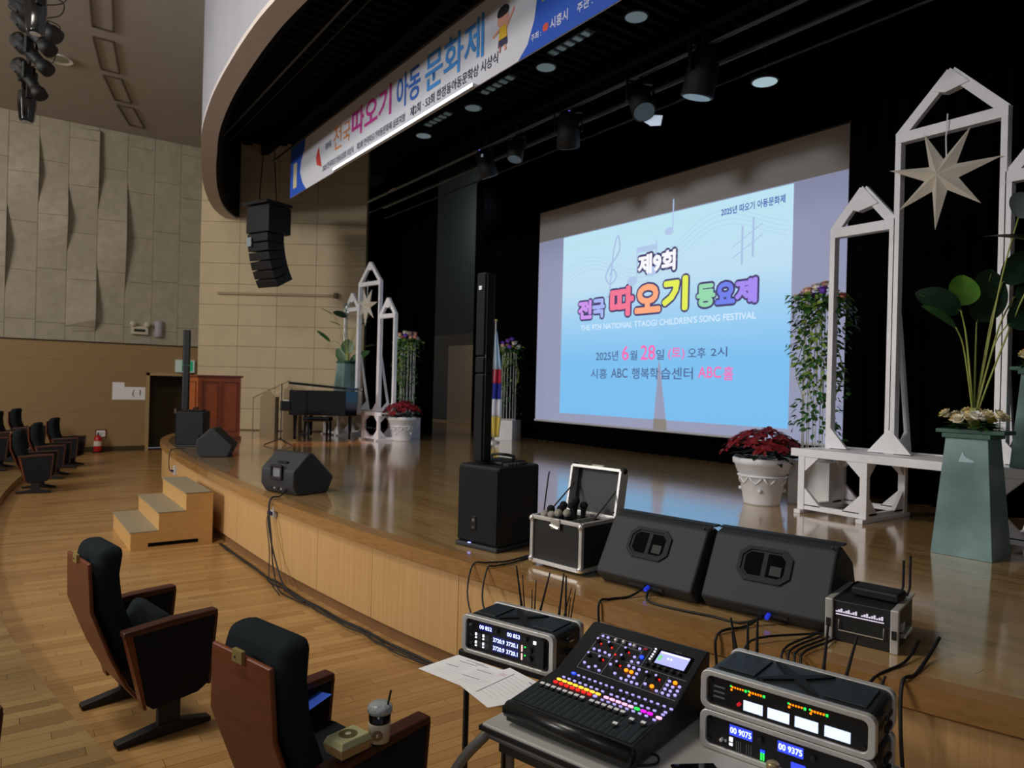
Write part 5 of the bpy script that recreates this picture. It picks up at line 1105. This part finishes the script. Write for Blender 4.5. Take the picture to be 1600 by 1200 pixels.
lk = mat('lcd_dark_blue', (14, 18, 60), .3, emit=(22, 28, 120), es=.6)
# left three-unit rack
W, H = .505, .178
t = rack_case((-2.83, 1.785, TZ), math.radians(19), W, H, .27, 'left rack case with blue displays behind the papers')
lcd(t, .095, .118, .172, .148, lk, lcdt, '00 852'); lcd(t, .252, .118, .328, .148, lk, lcdt, '00 853')
for z in (.075, .038):
    lcd(t, .175, z, .245, z + .032, lk, lcdt, '3720.9'); lcd(t, .250, z, .318, z + .032, lk, lcdt, '3720.1')
    for x in (.075, .118): fk(t, x, z + .014, x + .009, z + .026, ledw, 'lit_key'); fk(t, x, z + .002, x + .009, z + .008, ledw, 'lit_key')
    for x in (.09, .097, .104, .135, .142, .149): fk(t, x, z, x + .002, z + .026, tick, 'meter_line', .001)
    for q in range(4): fk(t, .335, z + .0075 * q, .341, z + .005 + .0075 * q, mat('pinkish_led', (250, 200, 200), .4, emit=(255, 205, 205), es=.9), 'status_light')
    fk(t, .352, z + .02, .357, z + .025, ledg, 'green_light'); fknob(t, .382, z + .012, .014, rubber); fknob(t, .058, z + .014, .008, rubber)
for x in (.20, .36): fknob(t, x, .132, .010, rubber)
fknob(t, .052, .135, .007, mat('maker_mark_grey', (80, 84, 88), .4)); fk(t, .398, .120, .412, .134, ledw, 'lit_key')
fk(t, .44, .03, .462, .15, rubber, 'rack_ear_handle', .02)
for i, q in enumerate([(.153, .175, .107, .364), (.162, .176, .142, .326), (.205, .174, .203, .263), (.217, .175, .223, .313), (.241, .172, .303, .362), (.351, .165, .378, .371), (.396, .159, .393, .363), (.369, .165, .422, .311), (.415, .161, .446, .312), (.404, .161, .417, .265)]): antenna(t, *q, .285 + .004 * (i % 2), .003 if i in (1, 2, 3, 7, 8, 9) else .005)
# right pair of racks
rr_ = math.radians(14.6); W, H = .565, .135
t = rack_case((-1.63, 2.03, TZ), rr_, W, H, .29, 'lower rack case of the right stack with two blue displays')
lcd(t, .105, .070, .185, .105, LE('lcd_blue_bg', (60, 80, 250), .7), lcdt, '00 9075'); lcd(t, .270, .070, .352, .105, LE('lcd_blue_bg', (60, 80, 250), .7), lcdt, '00 9375')
for q in range(2): fk(t, .215 + .008 * q, .022, .219 + .008 * q, .046, ledg, 'level_bar'); fk(t, .214 + .008 * q, .047, .220 + .008 * q, .055, ledb, 'level_bar_top')
fk(t, .106, .048, .118, .062, ledw, 'lit_key'); fk(t, .106, .034, .118, .042, ledw, 'lit_key'); fknob(t, .08, .045, .006, alu); fk(t, .090, .040, .096, .048, alu, 'toggle')
for x in (.13, .137, .144, .165, .173, .181): fk(t, x, .02, x + .002, .056, tick, 'meter_line', .001)
fknob(t, .215, .088, .010, rubber); fknob(t, .385, .085, .010, rubber); fk(t, .315, .03, .36, .05, LE('lcd_blue_bg', (60, 80, 250), .7), 'small_display'); fk(t, .47, .05, .485, .065, ledp, 'lit_key')
t = rack_case((-1.63, 2.03, TZ + H + .003), rr_, W, H, .29, 'upper rack case of the right stack with four white display windows')
for i, (a, b) in enumerate(((.27, .385), (.415, .54), (.572, .70), (.735, .87))):
    wd = fk(t, a * W, .030, b * W, .064, lcdw, 'display_window', .002); 
    x0 = (.195, .305, .54, .66)[i] * W
    for q in range(5): fk(t, x0 + .009 * q, .094 - .001 * (i % 2), x0 + .005 + .009 * q, .099, ledo, 'meter_dot', .002)
    fk(t, x0 + .045, .092, x0 + .052, .100, ledg, 'green_light', .002); fk(t, x0 - .006, .096, x0 - .001, .101, ledg, 'green_light', .002); fk(t, x0 - .004, .084, x0 + .002, .090, ledo, 'meter_dot', .002)
fknob(t, .245 * W, .047, .006, mat('red_button', (190, 15, 30), .4, emit=(220, 20, 40), es=.5), 'power_button')
for z in (.062, .080, .045): fk(t, .045, z, .085, z + .006, tick, 'printed_line', .0005)
for i, q in enumerate([(-.002, .125, -.016, .181), (.012, .128, -.022, .235), (.049, .128, .046, .235), (.084, .126, .083, .263), (.321, .123, .337, .297), (.389, .122, .433, .274), (.483, .074, .524, .159)]): antenna(t, *q, .31, .003 if i in (0,) else .0055)
# ================================================================ SMALL THINGS ON THE TABLES AND CHAIR
def sheet(pts, z, m, t, name='sheet', th=.0012): return MB().prism([(p[0], p[1]) for p in pts], z, z + th, 'xy').build(name, m, t)
t = thing('printed_sheet', 'upper printed sheet with blue heading bars and a red note, left of the console', 'paper', (-2.605, 1.685, TZ + .0035), math.radians(20))
MB().prism([(-.19, -.115), (.15, -.15), (.175, .095), (-.15, .115)], 0, .0012, 'xy').build('sheet', paper, t)
bar_ = mat('print_slate_blue', (90, 120, 140), .8); prn = mat('print_grey', (170, 172, 178), .8); prr = mat('print_red', (200, 90, 110), .8)
for x, y, w_ in ((-.10, .06, .10), (-.02, .075, .07), (.02, .03, .08), (-.13, .0, .07), (.0, -.05, .09), (-.08, .085, .1)): MB().bb((x, y, .0012), (x + w_, y + .004, .0015)).build('heading_bar', bar_, t)
for k in range(9): MB().bb((-.13 + .004 * k, -.085 + .018 * k, .0012), (-.03 + .01 * (k % 3), -.0835 + .018 * k, .0014)).build('text_line', prn, t); MB().bb((.02, -.10 + .018 * k, .0012), (.11 + .01 * (k % 4), -.0985 + .018 * k, .0014)).build('text_line', prn, t)
for k in range(3): MB().bb((.125, .045 + .01 * k, .0012), (.16, .047 + .01 * k, .0015)).build('red_note', prr, t)
t = thing('printed_sheet', 'lower printed sheet hanging over the table corner beside the console', 'paper', (-2.395, 1.725, TZ + .001), math.radians(-2))
MB().prism([(-.13, -.15), (.13, -.16), (.17, .10), (.10, .15), (-.15, .13)], 0, .0012, 'xy').build('sheet', paper, t)
for k in range(9): MB().bb((-.08, -.10 + .024 * k, .0012), (.07 + .012 * (k % 3), -.0985 + .024 * k, .0014)).build('text_line', prn, t)
MB().bb((.02, .11, .0012), (.10, .116, .0015)).build('heading_bar', bar_, t)
t = thing('smartphone', 'black phone lying on the table in front of the lower right rack', 'phone', (-1.52, 1.88, TZ + .001), math.radians(60))
MB().bb((-.075, -.036, 0), (.075, .036, .009)).build('phone_body', gblack, t, bevel=.004); MB().bb((-.07, -.032, .009), (.07, .032, .0095)).build('screen', mat('screen_glass_dark', (14, 15, 18), .05), t)
t = thing('bottle', 'small capped bottle cut by the bottom edge before the lower right rack', 'bottle', (-1.30, 1.975, TZ), 0)
MB().lathe([(.03, 0), (.032, .02), (.032, .06), (.018, .075), (.016, .08)], 20).build('bottle_body', mat('pale_bottle', (170, 165, 140), .3), t, True); MB().lathe([(.018, .076), (.020, .080), (.020, .098), (.017, .102)], 20).build('cap', mat('gold_cap', (170, 150, 110), .35, .6), t, True)
# iced drink and food box on the near armrest of the near chair
t = thing('iced_drink_cup', 'takeaway cup with printed sleeve, crinkled lid and black straw on the chair arm', 'cup', (-2.42, 1.175, .657), 0); t.scale = (1.14, 1.14, 1.14)
MB().lathe([(.030, 0), (.034, .06), (.037, .10)], 24).build('cup_body', mat('dark_coffee_cup', (24, 18, 16), .15), t, True)
MB().lathe([(.0325, .006), (.0365, .066), (.0363, .068)], 24).build('paper_sleeve', cardm, t, True)
MB().lathe([(.038, .098), (.041, .104), (.041, .118), (.030, .128), (.005, .130)], 20).build('crinkled_lid', mat('clear_film_lid', (170, 175, 178), .2, bump=.8, bscale=60), t, True)
MB().tube([(.018, .014, .10), (.032, .022, .175)], .0035, 8).build('straw', rubber, t)
mb = MB(); mb.m = Matrix.Translation((-FW * .0352 + Vector((0, 0, .036)))) @ Euler((PI / 2, 0, math.atan2(RT.y, RT.x))).to_matrix().to_4x4(); mb.lathe([(.017, .0), (.017, .0015)], 20); mb.build('round_logo', mat('brown_logo', (120, 96, 62), .6), t)
mb = MB(); mb.m = Matrix.Translation((-FW * .0372 + Vector((0, 0, .036)))) @ Euler((PI / 2, 0, math.atan2(RT.y, RT.x))).to_matrix().to_4x4(); mb.ball((0, .0, 0), .005, 8, (.7, 1.3, .2)); mb.build('logo_mark', cardm, t)
t = thing('food_box', 'clear-lidded kraft food box on the chair arm beside the cup', 'food box', (-2.43, 1.055, .655), math.radians(15))
MB().add([(-.045, -.06, 0), (.045, -.06, 0), (.045, .06, 0), (-.045, .06, 0), (-.055, -.07, .035), (.055, -.07, .035), (.055, .07, .035), (-.055, .07, .035)], [(0, 1, 2, 3), (0, 1, 5, 4), (1, 2, 6, 5), (2, 3, 7, 6), (3, 0, 4, 7), (4, 5, 6, 7)]).build('kraft_tray', mat('kraft_card', (176, 146, 96), .7), t)
MB().add([(-.056, -.071, .035), (.056, -.071, .035), (.056, .071, .035), (-.056, .071, .035), (-.045, -.06, .060), (.045, -.06, .060), (.045, .06, .060), (-.045, .06, .060)], [(0, 1, 2, 3), (0, 1, 5, 4), (1, 2, 6, 5), (2, 3, 7, 6), (3, 0, 4, 7), (4, 5, 6, 7)]).build('lid', mat('printed_clear_lid', (186, 186, 140), .15), t, bevel=.004)
MB().lathe([(.034, .0602), (.034, .0612)], 24).build('lid_print_ring', mat('lid_print_olive', (96, 88, 44), .5), t); MB().lathe([(.011, .0613), (.011, .062)], 14).build('lid_logo', cardm, t)
t = thing('brochure', 'blue printed brochure leaning on the seat of the near chair', 'brochure', (-3.135, 1.06, .555), math.radians(18)); t.scale = (1.15, 1.2, 1)
mb = MB(); mb.m = Euler((math.radians(14), math.radians(-8), 0)).to_matrix().to_4x4(); mb.bb((-.15, -.105, .0), (.15, .105, .003)); mb.build('cover', mat('brochure_blue', (60, 100, 220), .4), t)
mb = MB(); mb.m = Euler((math.radians(14), math.radians(-8), 0)).to_matrix().to_4x4(); mb.bb((-.15, -.07, .003), (.15, -.015, .0035)); mb.build('dark_band', mat('brochure_navy', (30, 36, 70), .4), t)
TB = Euler((math.radians(14), math.radians(-8), 0)).to_matrix().to_4x4()
text('어린이 동요제', paper, t, -.05, -.04, .12, .02, .0038, .01, 'lettering', TB, True); text('2025 프로그램', paper, t, -.05, -.062, .10, .014, .0038, .01, 'lettering', TB, True)
mb = MB(); mb.m = TB; mb.prism([(.08, -.05), (.11, -.02), (.12, -.035), (.10, -.06)], .0036, .0042, 'xy'); mb.build('pale_motif', mat('motif_gold', (220, 200, 140), .5), t)
# ================================================================ CABLES
def cable(pts, r, label, name='cable', n=5, cat='cable'):
    o = MB().tube(catmull(pts, n), r, 6).build(name, rubber, None, True); return tag(o, label, cat)
E3 = lambda x, dy=0: (lambda i: EDGE[i].y)(min(range(len(EDGE)), key=lambda k: abs(EDGE[k].x - x))) + dy
def ey(x):
    for a, b in zip(EDGE, EDGE[1:]):
        if a.x <= x <= b.x: return a.y + (b.y - a.y) * (x - a.x) / (b.x - a.x)
    return 3.3
R2 = random.Random(5)
for k, lb in enumerate(('thickest black cable lying along the foot of the stage front', 'second black cable winding along the foot of the stage front', 'third thin cable wandering a little away from the stage foot')):
    pts = []; x = -8.9 if k < 2 else -7.0
    while x < -2.2: pts.append((x, ey(x) - .035 - .022 * k - R2.uniform(0, .03 + .03 * k) * (1 if x > -7.4 else .2), .018 + .006 * k)); x += .33
    cable(pts, .010 - .002 * k, lb)
bx_ = -7.22; e0 = ey(bx_)
cable([(-7.45, 2.47, .84), (-7.30, 2.36, .80), (-7.24, e0 - .01, .80), (-7.22, e0 - .04, .70), (-7.16, e0 - .05, .5), (-6.95, e0 - .05, .25), (-6.6, e0 - .06, .05), (-6.2, ey(-6.2) - .09, .02)], .008, 'cable hanging from the near stage monitor down the stage front, left strand')
cable([(-7.28, 2.34, .80), (-7.20, e0 - .02, .80), (-7.17, e0 - .05, .68), (-7.05, e0 - .06, .45), (-6.98, e0 - .07, .28), (-6.9, e0 - .07, .12), (-6.6, e0 - .1, .02), (-6.0, ey(-6) - .1, .02)], .007, 'cable hanging from the near stage monitor, right looping strand')
cable([(-7.26, e0 - .025, .66), (-7.24, e0 - .05, .55), (-7.1, e0 - .06, .30), (-6.95, e0 - .10, .06), (-6.5, e0 - .14, .02)], .005, 'thinnest cable hanging on the stage front below the monitor')
t = thing('wall_socket', 'white socket box with blue plug on the stage front under the near monitor', 'socket', (-7.22, e0 + .015, .66)); MB().bb((-.05, -.02, -.05), (.05, .012, .06)).build('box', mat('socket_grey', (190, 188, 186), .5), t); MB().bb((-.07, -.05, -.03), (.02, -.02, .0)).build('plug', mat('navy_plug', (40, 40, 90), .5), t)
t = thing('wall_socket', 'white socket box with plug on the stage front near its far left end', 'socket', (-12.4, ey(-12.4) + .015, .50)); MB().bb((-.06, -.02, -.07), (.06, .012, .07)).build('box', mat('socket_grey', (190, 188, 186), .5), t); MB().bb((-.09, -.05, -.03), (.0, -.02, .0)).build('plug', mat('navy_plug', (40, 40, 90), .5), t)
cable([(-12.9, 2.55, .80), (-12.8, 2.33, .80), (-12.75, ey(-12.7) - .03, .70), (-12.6, ey(-12.6) - .05, .52), (-12.42, ey(-12.42) - .05, .49)], .008, 'short cable curling over the far stage edge into the socket')
cable([(-4.20, 3.40, 1.35), (-4.12, 3.32, 1.28), (-4.08, 3.26, 1.0), (-3.98, 3.24, .80), (-4.0, 3.1, .79), (-3.95, 2.95, .79)], .006, 'thin cable running down the right side of the near subwoofer')
cable([(-4.02, 3.08, .79), (-3.96, 2.85, .79), (-3.98, 2.70, .795), (-4.02, ey(-4.02) - .02, .78), (-3.9, 2.50, .60), (-3.6, 2.42, .45), (-3.2, 2.3, .6), (-2.9, 2.18, .80)], .006, 'black cable from the microphone case over the stage edge, left loop')
cable([(-3.98, 3.06, .79), (-3.90, 2.84, .79), (-3.88, 2.70, .795), (-3.88, ey(-3.88) - .02, .78), (-3.75, 2.52, .60), (-3.4, 2.44, .5), (-3.0, 2.3, .7), (-2.8, 2.2, .82)], .006, 'black cable from the microphone case over the stage edge, right loop')
cable([(-2.93, 3.13, .83), (-2.93, 3.0, .79), (-2.95, 2.86, .79), (-2.95, ey(-2.95) - .02, .78), (-2.93, ey(-2.93) - .03, .6), (-2.85, 2.7, .45)], .007, 'cable dropping from the left wedge monitor behind the console')
cable([(-2.88, 3.09, .81), (-2.8, 3.02, .788), (-2.6, 3.06, .788), (-2.45, 3.12, .788), (-2.3, 3.16, .788), (-2.22, 3.25, .82)], .007, 'cable lying on the stage edge between the two wedge monitors')
cable([(-2.23, 3.27, .83), (-2.24, 3.14, .79), (-2.25, ey(-2.25) - .02, .785), (-2.24, ey(-2.24) - .04, .6), (-2.2, 2.7, .55)], .007, 'cable dropping from the right wedge monitor behind the upper rack')
for k in range(4): cable([(-1.98 + .03 * k, 3.62, .86), (-2.0 + .02 * k, 3.5, .80), (-1.97 + .03 * k, 3.32, .795), (-1.94 + .03 * k, ey(-1.9) - .02, .79), (-1.90 + .05 * k, 2.95, .66), (-1.80 + .05 * k, 2.75, .60 + .03 * k), (-1.62 + .05 * k, 2.42, .80)], .006, ('leftmost', 'second', 'third', 'rightmost')[k] + ' strand of the cable bundle hanging between small rack and upper rack case')
cable([(-1.92, 3.40, .80), (-2.0, 3.25, .80), (-2.08, ey(-2.08) - .03, .80), (-2.1, 2.92, .66), (-1.98, 2.72, .70)], .006, 'arching cable left of the bundle over the stage edge')
cable([(-1.52, 3.62, .86), (-1.50, 3.45, .80), (-1.46, 3.25, .785), (-1.45, ey(-1.45) - .02, .785), (-1.42, 3.05, .60), (-1.38, 3.02, .3), (-1.36, 3.0, .02)], .008, 'long cable running from the small rack down the stage front at the right')
cable([(-1.58, 3.55, .84), (-1.55, 3.35, .79), (-1.55, ey(-1.55) - .03, .78), (-1.55, 2.95, .70), (-1.56, 2.85, .67)], .007, 'short cable with black plug hanging at the right rack')
cable([(-1.98, 3.78, .92), (-2.02, 3.72, .95), (-1.95, 3.68, 1.01), (-1.90, 3.65, 1.01)], .006, 'cable loop at the back of the wireless router')
cable([(-1.72, 1.78, TZ + .006), (-1.66, 1.84, TZ + .007), (-1.62, 1.80, TZ + .006), (-1.66, 1.72, TZ + .006), (-1.72, 1.68, TZ + .006)], .004, 'thin black cable curled on the table beside the console')

GROUPS = {'auditorium_chair': 'auditorium chairs beside the stage', 'microphone': 'microphones in the open case', 'cable': 'cables around the stage front and table', 'stage_curtain': 'black stage curtains', 'stage_monitor': 'wedge monitors on the stage', 'column_speaker': 'column loudspeakers on the stage',
          'stage_light': 'lights on the stage pipes', 'downlight': 'round downlights', 'louvre_light': 'louvre light rows above the banner', 'lighting_batten': 'lighting pipes over the stage', 'profile_spotlight': 'spotlights of the ceiling cluster', 'moving_head_light': 'moving heads of the ceiling cluster',
          'paper_notice': 'paper notices on the wooden wall', 'arch_bench': 'white arch sets either side of the stage', 'paper_star': 'paper stars in the arch sets', 'potted_poinsettia': 'poinsettia pots', 'display_plinth': 'white plinths of the flower columns', 'flower_column': 'wire flower columns',
          'pedestal': 'teal pedestals', 'flower_arrangement': 'flower bunches on pedestals', 'banana_leaf_plant': 'broad-leaved plants on pedestals', 'pointed_board': 'pale pointed boards', 'rack_case': 'rack cases on the tables', 'printed_sheet': 'printed sheets by the console', 'wall_socket': 'sockets on the stage front'}
for o in list(C.objects):
    if o.parent is None and 'label' in o and 'group' not in o:
        k = o.name.split('.')[0]
        if k in GROUPS: o['group'] = GROUPS[k]
